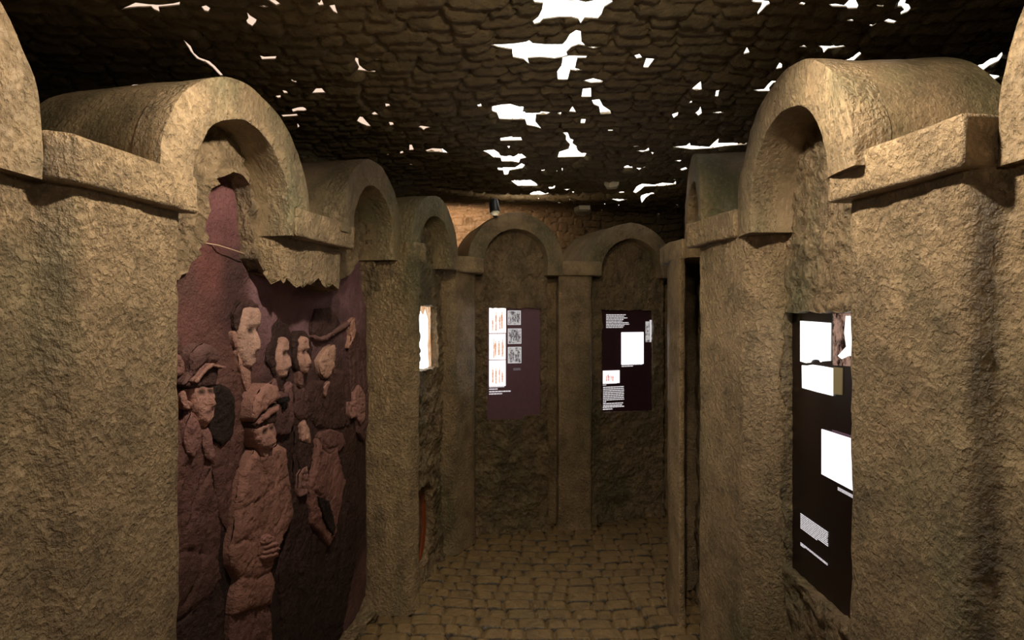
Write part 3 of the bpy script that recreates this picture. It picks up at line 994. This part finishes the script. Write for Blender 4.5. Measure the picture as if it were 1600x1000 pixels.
# ------------------------------------------------------------------ the relief mural
MU_K = 1.95
def pc(c, k=MU_K):
    l = srgb(c)
    g = sum(l) / 3
    o_ = [(v * 0.85 + g * 0.15) * k * q for v, q in zip(l, (0.95, 0.98, 1.08))]
    m_ = max(max(o_) / 0.60, 1.0)
    return tuple(v / m_ for v in o_)
bg_pts = [((350, 300), (98, 60, 58)), ((355, 340), (92, 55, 55)), ((340, 420), (104, 60, 54)), ((300, 500), (100, 62, 56)), ((300, 440), (80, 52, 46)), ((390, 470), (70, 45, 42)), ((378, 430), (62, 40, 38)), ((420, 460), (120, 85, 88)),
          ((450, 480), (118, 84, 84)), ((500, 490), (112, 80, 82)), ((530, 500), (80, 55, 58)), ((555, 450), (112, 78, 84)), ((570, 480), (100, 70, 74)), ((580, 560), (72, 46, 44)), ((330, 560), (100, 64, 56)), ((360, 600), (96, 62, 54)),
          ((360, 650), (40, 26, 22)), ((350, 720), (48, 30, 25)), ((330, 820), (52, 30, 26)), ((350, 900), (32, 20, 17)), ((300, 950), (48, 30, 25)), ((450, 640), (62, 42, 38)), ((480, 720), (50, 32, 28)), ((460, 820), (40, 26, 22)), ((500, 880), (36, 23, 19)),
          ((540, 800), (46, 29, 25)), ((570, 700), (48, 30, 27)), ((560, 860), (50, 32, 28)), ((470, 980), (36, 24, 20)), ((575, 930), (80, 52, 48)), ((585, 900), (85, 56, 52)), ((545, 980), (75, 50, 45)), ((520, 600), (60, 40, 36))]
BP = np.array([PM.px(*p) for p, c in bg_pts])
BC = np.array([pc(c) for p, c in bg_pts])
def bg_col(V):
    d = ((V[:, None, :] - BP[None]) ** 2).sum(2)
    w_ = 1 / (d + 0.0012) ** 2
    return (w_[:, :, None] * BC[None]).sum(1) / w_.sum(1)[:, None]

MOFF = -0.035
mural = empty('relief_mural', PM.w(0.7, 0.02, MOFF), 'purple and brown relief mural of a crowd in caps and coats on the left wall', 'mural')
a0, a1 = min(p[0] for p in MUR) - .03, max(p[0] for p in MUR) + .03
z0, z1 = 0.01, max(p[1] for p in MUR) + .03
olm = resample([(a0, z0), (a1, z0), (a1, z1), (a0, z1)], 0.03)
V, T = sheet2d(olm, [], grid(a0, a1, z0, z1, 0.014))
vv = [PM.w(a, z, MOFF + fbm(a, z, 9, 3) * 0.012 + fbm(a, z, 5, 14) * 0.004) for a, z in V]
flipM = (Vector((*PM.u, 0)).cross(Vector((0, 0, 1)))).dot(Vector((*PM.n, 0))) < 0
obj('painted_ground', vv, [tuple(t[::-1]) if flipM else tuple(t) for t in T], M_MURAL, mural, paint=bg_col(V))

def relief(name, pts, base, thick, col, parent, edge=0.02, flat_=0.55, folds=(), feat=None, step=0.006, label=None, jit=0.0015, col2=None):
    """one raised piece of the mural: a rounded low relief with creases"""
    q = resample(PM.poly(pts), 0.01, jit, len(pts))
    xs = [p[0] for p in q]; zs = [p[1] for p in q]
    V, T = sheet2d(q, [], grid(min(xs), max(xs), min(zs), max(zs), step))
    d = edge_dist(V, q)
    t_ = np.clip(d / (edge * 0.6), 0, 1)
    thick = thick * (flat_ if feat is None else 0.8)
    h = base + thick * np.sqrt(1 - (1 - t_) ** 2)
    colr = np.tile(np.array(pc(col)), (len(V), 1))
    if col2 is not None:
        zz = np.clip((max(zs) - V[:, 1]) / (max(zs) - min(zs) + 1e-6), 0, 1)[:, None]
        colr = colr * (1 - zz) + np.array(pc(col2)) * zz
    for pl_, wd, dep in folds:
        ff = PM.poly(pl_)
        dd = np.full(len(V), 9.0)
        for a, b in zip(ff[:-1], ff[1:]):
            a, b = np.array(a), np.array(b)
            ab = b - a
            tt = np.clip(((V - a) @ ab) / (ab @ ab + 1e-9), 0, 1)
            dd = np.minimum(dd, np.hypot(*(V - a - tt[:, None] * ab).T))
        h += -dep * np.exp(-(dd / wd) ** 2)
    if feat:
        h = feat(V, h, colr)
    h = h + (0.35 if feat else 1.0) * np.array([fbm(a, z, 3.3, 10) * 0.006 + fbm(a, z, 1.3, 30) * 0.003 + max(0.0, 0.10 - abs(fbm(a * 1.4, z, 6.6, 9))) * 0.05 for a, z in V])
    verts = [PM.w(a, z, MOFF + hh) for (a, z), hh in zip(V, h)]
    faces = [tuple(t[::-1]) if flipM else tuple(t) for t in T]
    k, n = len(verts), len(q)
    verts += [PM.w(a, z, MOFF + base) for a, z in q] + [PM.w(a, z, MOFF - 0.012) for a, z in q]
    colr = np.concatenate([colr, np.tile(np.array(pc(col)) * 0.9, (2 * n, 1))])
    faces += [(k + i, k + (i + 1) % n, k + n + (i + 1) % n, k + n + i) for i in range(n)]
    o = obj(name, verts, faces, M_MURAL, parent, paint=colr)
    if label:
        o['label'] = label
    return o

def zz(ox, oy, s):
    return lambda *a: [(ox + a[i] / s, oy + a[i + 1] / s) for i in range(0, len(a), 2)]
Z1, Z2, Z3, Z4 = zz(275, 500, 5), zz(360, 440, 5), zz(420, 480, 5), zz(480, 460, 4.167)
Z5, Z6, Z7 = zz(270, 680, 3.122), zz(340, 590, 3.571), zz(430, 650, 2.857)

def face_feat(eyes, nose, mouth, dark=(40, 26, 22), sx=0.015):
    """eyes: list of px; nose: (top px, tip px); mouth px. sculpts and paints a face"""
    E_ = [np.array(PM.px(*p)) for p in eyes]
    N0, N1 = np.array(PM.px(*nose[0])), np.array(PM.px(*nose[1]))
    Mo = np.array(PM.px(*mouth))
    dk = np.array(pc(dark))
    def fn(V, h, colr):
        for e_ in E_:
            dx, dz = V[:, 0] - e_[0], V[:, 1] - e_[1]
            g = np.exp(-(dx / (sx * 1.6)) ** 2 - (dz / (sx * 0.9)) ** 2)
            h = h - 0.008 * g
            g2 = np.exp(-(dx / (sx * 1.2)) ** 4 - (dz / (sx * 0.7)) ** 4)
            colr[:] = colr * (1 - 0.92 * g2[:, None]) + dk * 0.92 * g2[:, None]
            gb = np.exp(-(dx / (sx * 1.7)) ** 4 - ((dz - sx * 1.25) / (sx * 0.32)) ** 4)
            h = h + 0.003 * gb
            colr[:] = colr * (1 - 0.6 * gb[:, None]) + dk * 0.6 * gb[:, None]
        ab = N1 - N0
        tt = np.clip(((V - N0) @ ab) / (ab @ ab), 0, 1)
        dd = np.hypot(*(V - N0 - tt[:, None] * ab).T)
        h = h + (0.004 + 0.012 * tt) * np.exp(-(dd / (0.006 + 0.005 * tt)) ** 2)
        g = np.exp(-((V[:, 0] - N1[0]) / (sx * 0.9)) ** 4 - ((V[:, 1] - N1[1] + sx * 0.75) / (sx * 0.25)) ** 4)
        colr[:] = colr * (1 - 0.6 * g[:, None]) + dk * 0.6 * g[:, None]
        dx, dz = V[:, 0] - Mo[0], V[:, 1] - Mo[1]
        h = h + 0.005 * np.exp(-(dx / 0.018) ** 2 - (dz / 0.010) ** 2) - 0.006 * np.exp(-(dx / 0.018) ** 2 - (dz / 0.0025) ** 2)
        g = np.exp(-(dx / (sx * 1.5)) ** 4 - (dz / (sx * 0.38)) ** 4)
        colr[:] = colr * (1 - 0.75 * g[:, None]) + dk * 0.75 * g[:, None]
        h = h + 0.004 * np.exp(-((dx) / 0.02) ** 2 - ((dz + 0.022) / 0.012) ** 2)
        return h
    return fn

def figure(label, px):
    e = bpy.data.objects.new('relief_figure', None)
    a, z = PM.px(*px)
    e.location = PM.w(a, z, MOFF)
    e.empty_display_size = 0.05
    e.parent = mural
    e.matrix_parent_inverse = mural.matrix_basis.inverted()
    C.objects.link(e)
    bpy.context.view_layer.update()
    e['label'] = label
    return e
def rel(e, name, pts, base, thick, col, **kw):
    o = relief(name, pts, base, thick, col, None, **kw)
    o.parent = e
    o.matrix_parent_inverse = e.matrix_world.inverted()
    return o

# dark coats far back first
f = figure('dark coats between the standing figures', (500, 900))
rel(f, 'coat', [(478, 600), (505, 596), (535, 592), (552, 612), (562, 660), (566, 740), (568, 820), (560, 900), (548, 960), (540, 1010), (452, 1010), (446, 900), (462, 820), (468, 720), (470, 660)], 0.004, 0.010, (58, 37, 32), edge=0.05,
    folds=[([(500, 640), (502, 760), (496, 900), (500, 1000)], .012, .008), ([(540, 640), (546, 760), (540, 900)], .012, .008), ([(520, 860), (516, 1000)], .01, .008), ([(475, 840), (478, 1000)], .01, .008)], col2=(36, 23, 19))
f = figure('man with a tall bare head behind the boy', (390, 650))
rel(f, 'coat', [(338, 600), (355, 592), (378, 578), (388, 610), (396, 640), (392, 700), (376, 760), (366, 830), (352, 800), (344, 720), (352, 660), (336, 620)], 0.004, 0.012, (84, 54, 47), edge=0.04, folds=[([(380, 610), (372, 680), (368, 760)], .01, .006)])
rel(f, 'neck', Z2(98, 540, 140, 640, 180, 670, 212, 650, 205, 800, 175, 862, 150, 790, 112, 640), 0.010, 0.016, (150, 108, 92), edge=0.03)
rel(f, 'hair', Z2(75, 330, 66, 250, 90, 195, 130, 160, 200, 138, 250, 175, 262, 230, 200, 225, 140, 225, 122, 300, 108, 385, 88, 380), 0.012, 0.012, (66, 44, 40), edge=0.02, label='dark swept hair')
rel(f, 'face', Z2(102, 370, 118, 290, 138, 208, 190, 198, 245, 203, 262, 250, 254, 320, 240, 400, 238, 470, 222, 530, 212, 560, 214, 640, 180, 682, 140, 662, 112, 600, 98, 500), 0.014, 0.026, (196, 152, 130), edge=0.035,
    feat=face_feat([(394, 517), (406, 515)], ((401, 517), (403, 543)), (399, 556), sx=0.015))
rel(f, 'ear', Z2(60, 400, 75, 383, 98, 400, 104, 515, 86, 512, 66, 455), 0.012, 0.014, (178, 132, 112), edge=0.012)
f = figure('dark shadowed head behind the man in the flat cap', (360, 640))
rel(f, 'hair', Z1(318, 560, 345, 515, 385, 500, 440, 525, 490, 600, 500, 760, 480, 900, 400, 985, 310, 900, 300, 760, 312, 650), 0.016, 0.010, (36, 24, 20), edge=0.03)
f = figure('man in a flat cap at the left edge of the mural', (310, 800))
rel(f, 'coat', [(270, 800), (274, 730), (284, 700), (290, 672), (318, 668), (338, 676), (346, 716), (340, 745), (348, 780), (355, 830), (350, 880), (356, 905), (330, 940), (300, 965), (262, 985)], 0.008, 0.022, (98, 64, 56), edge=0.06,
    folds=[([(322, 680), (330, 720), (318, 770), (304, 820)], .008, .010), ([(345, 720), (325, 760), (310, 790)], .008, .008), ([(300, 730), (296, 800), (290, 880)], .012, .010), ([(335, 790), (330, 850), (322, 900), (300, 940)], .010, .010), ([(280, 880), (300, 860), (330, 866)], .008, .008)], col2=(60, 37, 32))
rel(f, 'coat_skirt', [(262, 990), (300, 962), (325, 935), (352, 905), (362, 940), (360, 1015), (262, 1015)], 0.006, 0.014, (50, 32, 27), edge=0.03, folds=[([(315, 960), (312, 1010)], .01, .01), ([(340, 940), (338, 1010)], .01, .01)])
rel(f, 'lapel', Z1(100, 800, 130, 735, 190, 800, 215, 860, 212, 940, 185, 1010, 150, 1080, 110, 1050, 84, 960, 82, 890), 0.026, 0.012, (122, 82, 74), edge=0.012)
rel(f, 'lapel', Z1(222, 860, 270, 835, 290, 880, 305, 960, 330, 1040, 300, 1120, 250, 1080, 222, 980), 0.026, 0.012, (118, 80, 72), edge=0.012)
rel(f, 'neck', Z1(140, 720, 292, 700, 285, 790, 240, 860, 200, 860, 150, 790), 0.018, 0.014, (128, 88, 78), edge=0.02)
rel(f, 'face', Z1(132, 535, 200, 515, 294, 520, 306, 590, 296, 640, 302, 690, 292, 760, 240, 842, 190, 805, 150, 705, 135, 620), 0.024, 0.026, (158, 112, 96), edge=0.03,
    feat=face_feat([(313, 613), (327, 611)], ((322, 613), (326, 630)), (322, 643), sx=0.014))
rel(f, 'ear', Z1(62, 560, 85, 543, 115, 620, 142, 650, 130, 705, 82, 692, 66, 630), 0.024, 0.014, (150, 106, 92), edge=0.012)
rel(f, 'cap_brim', Z1(60, 512, 115, 470, 225, 345, 328, 372, 322, 440, 300, 515, 200, 520, 120, 535), 0.034, 0.014, (64, 42, 38), edge=0.02, label='dark underside of the cap brim')
rel(f, 'cap_crown', Z1(44, 500, 70, 460, 98, 400, 100, 280, 155, 205, 205, 183, 265, 198, 310, 240, 328, 310, 315, 338, 230, 335, 120, 440, 60, 512), 0.036, 0.030, (98, 68, 62), edge=0.045, folds=[([(281, 598), (300, 580), (322, 565)], .005, .008)])
rel(f, 'cap_band', Z1(98, 478, 160, 400, 222, 335, 335, 362, 332, 382, 235, 357, 170, 430, 115, 492), 0.056, 0.010, (146, 104, 90), edge=0.008)
f = figure('half-hidden head at the mural\'s left edge', (280, 580))
rel(f, 'hair', Z1(0, 90, 50, 100, 90, 170, 100, 260, 60, 275, 0, 250), 0.010, 0.014, (88, 60, 52), edge=0.02)
rel(f, 'face', Z1(0, 255, 65, 265, 102, 330, 100, 425, 50, 450, 0, 460), 0.012, 0.022, (124, 86, 76), edge=0.02, folds=[([(278, 565), (286, 575)], .004, .008)])
f = figure('woman with a black bow at the neck', (445, 620))
rel(f, 'hair', Z3(20, 420, 45, 260, 80, 150, 130, 95, 190, 135, 218, 220, 225, 400, 205, 520, 150, 545, 90, 540, 60, 470), 0.008, 0.014, (52, 34, 31), edge=0.03, folds=[([(430, 540), (440, 508), (456, 512)], .005, .006)], label='dark wavy hair')
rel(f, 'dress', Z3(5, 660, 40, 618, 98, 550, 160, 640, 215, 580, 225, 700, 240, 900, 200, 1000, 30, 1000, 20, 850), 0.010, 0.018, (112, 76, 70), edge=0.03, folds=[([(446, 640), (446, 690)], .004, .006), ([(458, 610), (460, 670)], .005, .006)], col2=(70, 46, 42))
rel(f, 'neck', Z3(96, 520, 145, 530, 152, 660, 105, 665, 90, 600), 0.016, 0.010, (62, 40, 36), edge=0.015)
rel(f, 'face', Z3(88, 320, 108, 240, 145, 230, 168, 268, 166, 350, 160, 420, 150, 500, 138, 548, 114, 552, 92, 500, 85, 400), 0.020, 0.024, (184, 138, 118), edge=0.028,
    feat=face_feat([(445, 553), (452, 552)], ((450, 552), (450, 570)), (447, 577), sx=0.012))
rel(f, 'bow', Z3(75, 702, 95, 700, 120, 716, 145, 700, 162, 697, 160, 735, 136, 745, 150, 800, 134, 780, 120, 802, 116, 750, 82, 752), 0.030, 0.008, (20, 13, 12), edge=0.008, label='black bow')
f = figure('woman with centre-parted hair beside the bow wearer', (478, 640))
rel(f, 'hair', Z3(225, 250, 258, 188, 320, 185, 358, 240, 378, 330, 365, 430, 330, 520, 290, 540, 245, 470, 228, 380), 0.010, 0.014, (56, 38, 33), edge=0.03, label='dark parted hair')
rel(f, 'dress', Z3(245, 600, 268, 645, 315, 628, 345, 640, 350, 760, 340, 880, 270, 880, 235, 800), 0.010, 0.014, (84, 56, 50), edge=0.025, folds=[([(478, 610), (474, 640)], .004, .006)])
rel(f, 'neck', Z3(266, 500, 305, 520, 305, 600, 285, 635, 268, 600), 0.014, 0.012, (112, 78, 68), edge=0.015)
rel(f, 'face', Z3(260, 250, 288, 222, 316, 238, 326, 320, 322, 420, 322, 470, 300, 522, 276, 502, 256, 440, 256, 330), 0.020, 0.022, (172, 128, 108), edge=0.026,
    feat=face_feat([(475.5, 550), (482, 550)], ((480, 550), (480.5, 566)), (480, 574), sx=0.012))
rel(f, 'hand', Z3(284, 905, 304, 886, 328, 930, 338, 1010, 330, 1050, 278, 1040, 276, 980), 0.022, 0.014, (158, 116, 98), edge=0.012)
f = figure('man in a brimmed hat with a shaded face', (515, 600))
rel(f, 'hat_crown', Z4(66, 262, 72, 180, 92, 95, 180, 90, 225, 140, 250, 200, 190, 250, 140, 285, 90, 285), 0.010, 0.016, (66, 44, 42), edge=0.05)
rel(f, 'hat_brim', Z4(60, 272, 75, 262, 105, 278, 145, 266, 190, 235, 240, 200, 285, 175, 292, 205, 240, 240, 190, 265, 150, 298, 105, 306, 75, 294), 0.018, 0.014, (102, 72, 66), edge=0.01)
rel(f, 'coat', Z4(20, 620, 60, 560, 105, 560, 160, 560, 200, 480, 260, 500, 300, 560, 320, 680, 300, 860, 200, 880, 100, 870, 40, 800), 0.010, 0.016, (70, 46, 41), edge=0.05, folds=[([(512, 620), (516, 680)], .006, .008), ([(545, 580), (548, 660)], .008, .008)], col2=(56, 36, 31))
rel(f, 'face', Z4(95, 430, 122, 380, 150, 345, 186, 325, 190, 400, 182, 470, 162, 528, 135, 552, 106, 520, 96, 470), 0.020, 0.024, (188, 142, 118), edge=0.028, folds=[([(505, 566), (514, 566)], .003, .008), ([(510, 552), (507, 560)], .004, .007), ([(508, 575), (520, 573)], .003, .004)])
rel(f, 'collar', Z4(112, 602, 150, 562, 162, 568, 132, 668), 0.024, 0.010, (148, 108, 94), edge=0.008, label='pale shirt collar')
f = figure('draped figure holding up a small box at the mural\'s right side', (565, 640))
rel(f, 'drape', Z4(300, 330, 330, 235, 360, 250, 392, 330, 408, 430, 415, 600, 425, 800, 400, 960, 350, 900, 330, 760, 310, 600, 300, 450), 0.010, 0.016, (74, 50, 46), edge=0.02,
    folds=[([(562, 540), (565, 590), (563, 650)], .006, .010), ([(570, 560), (574, 620), (578, 690)], .006, .010), ([(556, 560), (556, 620)], .006, .008)])
rel(f, 'shoulder', Z4(288, 192, 325, 148, 330, 245, 312, 300, 290, 352, 302, 270), 0.020, 0.010, (158, 114, 96), edge=0.01, label='pale pointed shoulder edge')
rel(f, 'hand', Z4(305, 690, 310, 650, 345, 588, 382, 650, 384, 780, 362, 852, 335, 805, 310, 800), 0.026, 0.014, (128, 90, 80), edge=0.012, folds=[([(560, 620), (568, 622)], .003, .006), ([(558, 632), (570, 634)], .003, .006), ([(558, 645), (570, 646)], .003, .006)])
rel(f, 'box', Z4(272, 706, 318, 690, 322, 790, 290, 812, 278, 770), 0.032, 0.010, (134, 94, 84), edge=0.006, folds=[([(550, 637), (556, 634)], .005, .008)])
f = figure('headless coat with open front in the lower right of the mural', (520, 780))
rel(f, 'collar', Z7(205, 95, 215, 72, 260, 58, 310, 78, 324, 125, 300, 160, 250, 172, 218, 140), 0.018, 0.018, (94, 62, 55), edge=0.02, folds=[([(508, 690), (517, 702), (530, 698)], .005, .010)])
rel(f, 'coat', Z7(205, 100, 225, 145, 250, 168, 285, 138, 302, 220, 320, 300, 302, 400, 272, 540, 250, 582, 215, 530, 175, 482, 168, 400, 165, 320, 190, 180), 0.018, 0.024, (112, 74, 65), edge=0.025,
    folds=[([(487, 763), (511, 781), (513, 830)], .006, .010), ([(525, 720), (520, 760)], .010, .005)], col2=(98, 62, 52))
rel(f, 'slit', Z7(190, 360, 235, 378, 252, 440, 266, 498, 254, 532, 212, 455), 0.040, 0.004, (30, 19, 16), edge=0.004, label='dark open slit')
rel(f, 'hand', Z7(112, 262, 130, 235, 150, 224, 160, 290, 152, 350, 118, 362, 112, 320), 0.022, 0.016, (124, 86, 76), edge=0.010, folds=[([(472, 742), (483, 740)], .003, .008), ([(472, 752), (484, 752)], .003, .008), ([(472, 762), (484, 764)], .003, .008)])
rel(f, 'forearm', Z7(128, 112, 130, 40, 148, 18, 166, 60, 168, 125), 0.020, 0.014, (140, 102, 88), edge=0.015)
rel(f, 'sleeve', Z7(126, 115, 170, 125, 182, 200, 160, 240, 128, 245, 118, 180), 0.016, 0.014, (56, 36, 32), edge=0.015)
f = figure('boy in a flat cap and long coat at the front of the crowd', (400, 900))
rel(f, 'coat', [(395, 712), (400, 703), (408, 714), (424, 703), (436, 694), (446, 700), (450, 736), (456, 783), (459, 797), (453, 818), (442, 840), (430, 870), (426, 885), (430, 917), (422, 945), (395, 953), (366, 963), (368, 935), (375, 905), (364, 886), (361, 869), (364, 845), (368, 824), (372, 776), (380, 738)], 0.026, 0.034, (126, 86, 72), edge=0.04,
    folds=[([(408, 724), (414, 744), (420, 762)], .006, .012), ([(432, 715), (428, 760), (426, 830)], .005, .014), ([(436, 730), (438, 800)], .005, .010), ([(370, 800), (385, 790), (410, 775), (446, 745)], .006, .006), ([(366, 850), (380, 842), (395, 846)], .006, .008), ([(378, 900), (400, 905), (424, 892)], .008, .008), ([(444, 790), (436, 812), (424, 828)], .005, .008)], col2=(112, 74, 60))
rel(f, 'skirt', [(366, 960), (395, 950), (398, 985), (396, 1015), (362, 1015)], 0.020, 0.018, (92, 60, 50), edge=0.02)
rel(f, 'skirt', [(397, 952), (421, 940), (428, 958), (432, 1015), (396, 1015)], 0.018, 0.018, (96, 64, 54), edge=0.015, folds=[([(403, 955), (404, 1010)], .004, .012), ([(409, 952), (411, 1010)], .004, .012), ([(415, 950), (418, 1010)], .004, .012), ([(421, 948), (425, 1010)], .004, .012)])
rel(f, 'neck', Z6(222, 385, 282, 385, 280, 440, 262, 452, 238, 430), 0.036, 0.012, (132, 92, 80), edge=0.012)
rel(f, 'face', Z6(180, 282, 230, 262, 282, 245, 302, 300, 296, 345, 284, 372, 268, 402, 242, 396, 216, 390, 196, 345), 0.044, 0.024, (144, 102, 88), edge=0.026,
    feat=face_feat([(404, 675), (415, 669)], ((412, 672), (415, 688)), (414, 695), sx=0.012))
rel(f, 'cap_brim', Z6(172, 256, 205, 205, 255, 172, 302, 142, 302, 180, 296, 250, 240, 262, 185, 282), 0.054, 0.012, (58, 37, 32), edge=0.012, label='dark shaded cap brim')
rel(f, 'cap_crown', Z6(158, 218, 166, 150, 185, 95, 210, 55, 245, 30, 290, 44, 310, 95, 306, 120, 250, 160, 205, 200, 172, 246), 0.056, 0.030, (138, 96, 82), edge=0.04)
rel(f, 'cap_band', Z6(176, 252, 215, 205, 260, 170, 302, 148, 298, 182, 250, 214, 188, 262), 0.064, 0.014, (124, 84, 72), edge=0.012)
rel(f, 'hand', [(400, 848), (408, 838), (422, 836), (430, 850), (430, 868), (420, 878), (406, 880), (399, 866)], 0.046, 0.016, (118, 78, 66), edge=0.012)
for i, (ax, ay, bx, by) in enumerate(((402, 848, 416, 842), (406, 856, 424, 848), (404, 864, 426, 856), (402, 871, 424, 865))):
    dx, dy = bx - ax, by - ay
    L = math.hypot(dx, dy); nx, ny = -dy / L * 3.2, dx / L * 3.2
    rel(f, 'finger', [(ax + nx, ay + ny), (ax - 1.5, ay), (ax - nx, ay - ny), ((ax + bx) / 2 - nx * 1.1, (ay + by) / 2 - ny * 1.1 - 1), (bx - nx, by - ny), (bx + 2, by), (bx + nx, by + ny), ((ax + bx) / 2 + nx, (ay + by) / 2 + ny)], 0.054, 0.018, (136, 94, 80), edge=0.010, step=0.005)
rel(f, 'thumb', [(401, 846), (404, 838), (412, 834), (417, 838), (410, 843), (406, 850)], 0.056, 0.014, (136, 94, 80), edge=0.010, step=0.005)

# wire stuck across the mural
def tube(name, pts, r, mat, n=8):
    V_, F_ = [], []
    for i, p in enumerate(pts):
        a, b = Vector(pts[max(0, i - 1)]), Vector(pts[min(len(pts) - 1, i + 1)])
        t = (b - a).normalized()
        s = t.cross(Vector((0, 0, 1))).normalized()
        q = s.cross(t)
        V_ += [tuple(Vector(p) + (s * math.cos(2 * math.pi * k / n) + q * math.sin(2 * math.pi * k / n)) * r) for k in range(n)]
    for i in range(len(pts) - 1):
        F_ += [(i * n + k, i * n + (k + 1) % n, (i + 1) * n + (k + 1) % n, (i + 1) * n + k) for k in range(n)]
    F_ += [tuple(range(n))[::-1], tuple((len(pts) - 1) * n + k for k in range(n))]
    return obj(name, V_, F_, mat)
wp = [PM.w(*PM.px(x, y), o_) for x, y, o_ in ((330, 379, -0.03), (345, 383, -0.012), (362, 389, -0.006), (380, 396, 0.0), (386, 400, -0.01))]
tag(tube('metal_wire', wp, 0.0022, flat('wire_metal', srgb((190, 160, 140)), 0.35)), 'thin pale wire stuck out across the upper part of the purple mural', 'wire')

# little spotlight mounted above the far arch
sp = empty('spotlight', (-0.12, 3.93, 2.31), 'small black spotlight fixed on top of the far arch under the ceiling', 'spotlight')
D = (Vector((0.15, 3.0, 0.0)) - Vector((-0.12, 3.83, 2.33))).normalized()
def lathe(name, base, axis, prof, mat, parent, n=24):
    u_ = axis.orthogonal().normalized(); v_ = axis.cross(u_)
    V_, F_ = [], []
    for t, r in prof:
        V_ += [tuple(Vector(base) + axis * t + (u_ * math.cos(2 * math.pi * k / n) + v_ * math.sin(2 * math.pi * k / n)) * r) for k in range(n)]
    for j in range(len(prof) - 1):
        F_ += [(j * n + k, j * n + (k + 1) % n, (j + 1) * n + (k + 1) % n, (j + 1) * n + k) for k in range(n)]
    F_.append(tuple(range(n)))
    o = obj(name, V_, F_, mat, parent); autosmooth(o, 40)
    return o
M_BLK = flat('black_metal', (0.012, 0.012, 0.012), 0.4)
lathe('housing', (-0.12, 3.83, 2.33), D, [(-0.045, 0.015), (-0.045, 0.026), (-0.03, 0.032), (0.05, 0.036), (0.052, 0.033), (-0.02, 0.028)], M_BLK, sp)
m_ = MB(); v, f_ = box_vf(-0.135, -0.105, 3.83, 3.98, 2.365, 2.377); m_.add(v, f_); v, f_ = box_vf(-0.135, -0.105, 3.966, 3.98, 2.28, 2.377); m_.add(v, f_)
m_.build('bracket', M_BLK, sp)

# pale patch on the far ceiling
def patch(pxs, label):
    q = [cpt(*p) for p in pxs]
    n = len(q)
    V_ = [(x, y, EYE + CH - 0.01) for x, y in q] + [(x, y, EYE + CH - 0.045) for x, y in q]
    cx, cy = sum(p[0] for p in q) / n, sum(p[1] for p in q) / n
    V_ += [(cx + (x - cx) * 0.75, cy + (y - cy) * 0.75, EYE + CH - 0.055) for x, y in q]
    F_ = [tuple(range(n)), tuple(range(2 * n, 3 * n))[::-1]]
    for k in (0, n):
        F_ += [(k + i, k + n + i, k + n + (i + 1) % n, k + (i + 1) % n) for i in range(n)]
    return tag(obj('ceiling_stone', V_, F_, flat('pale_stone', (0.75, 0.70, 0.58), 0.6), smooth=False), label, 'stone', 'pale stones in the ceiling')
patch([(897, 323), (905, 319), (922, 319), (924, 325), (912, 330), (901, 328)], 'pale rounded stone in the far ceiling above the far right arch')
patch([(944, 279), (952, 281), (967, 278), (965, 284), (948, 285)], 'small pale flat stone in the ceiling right of the central gaps')
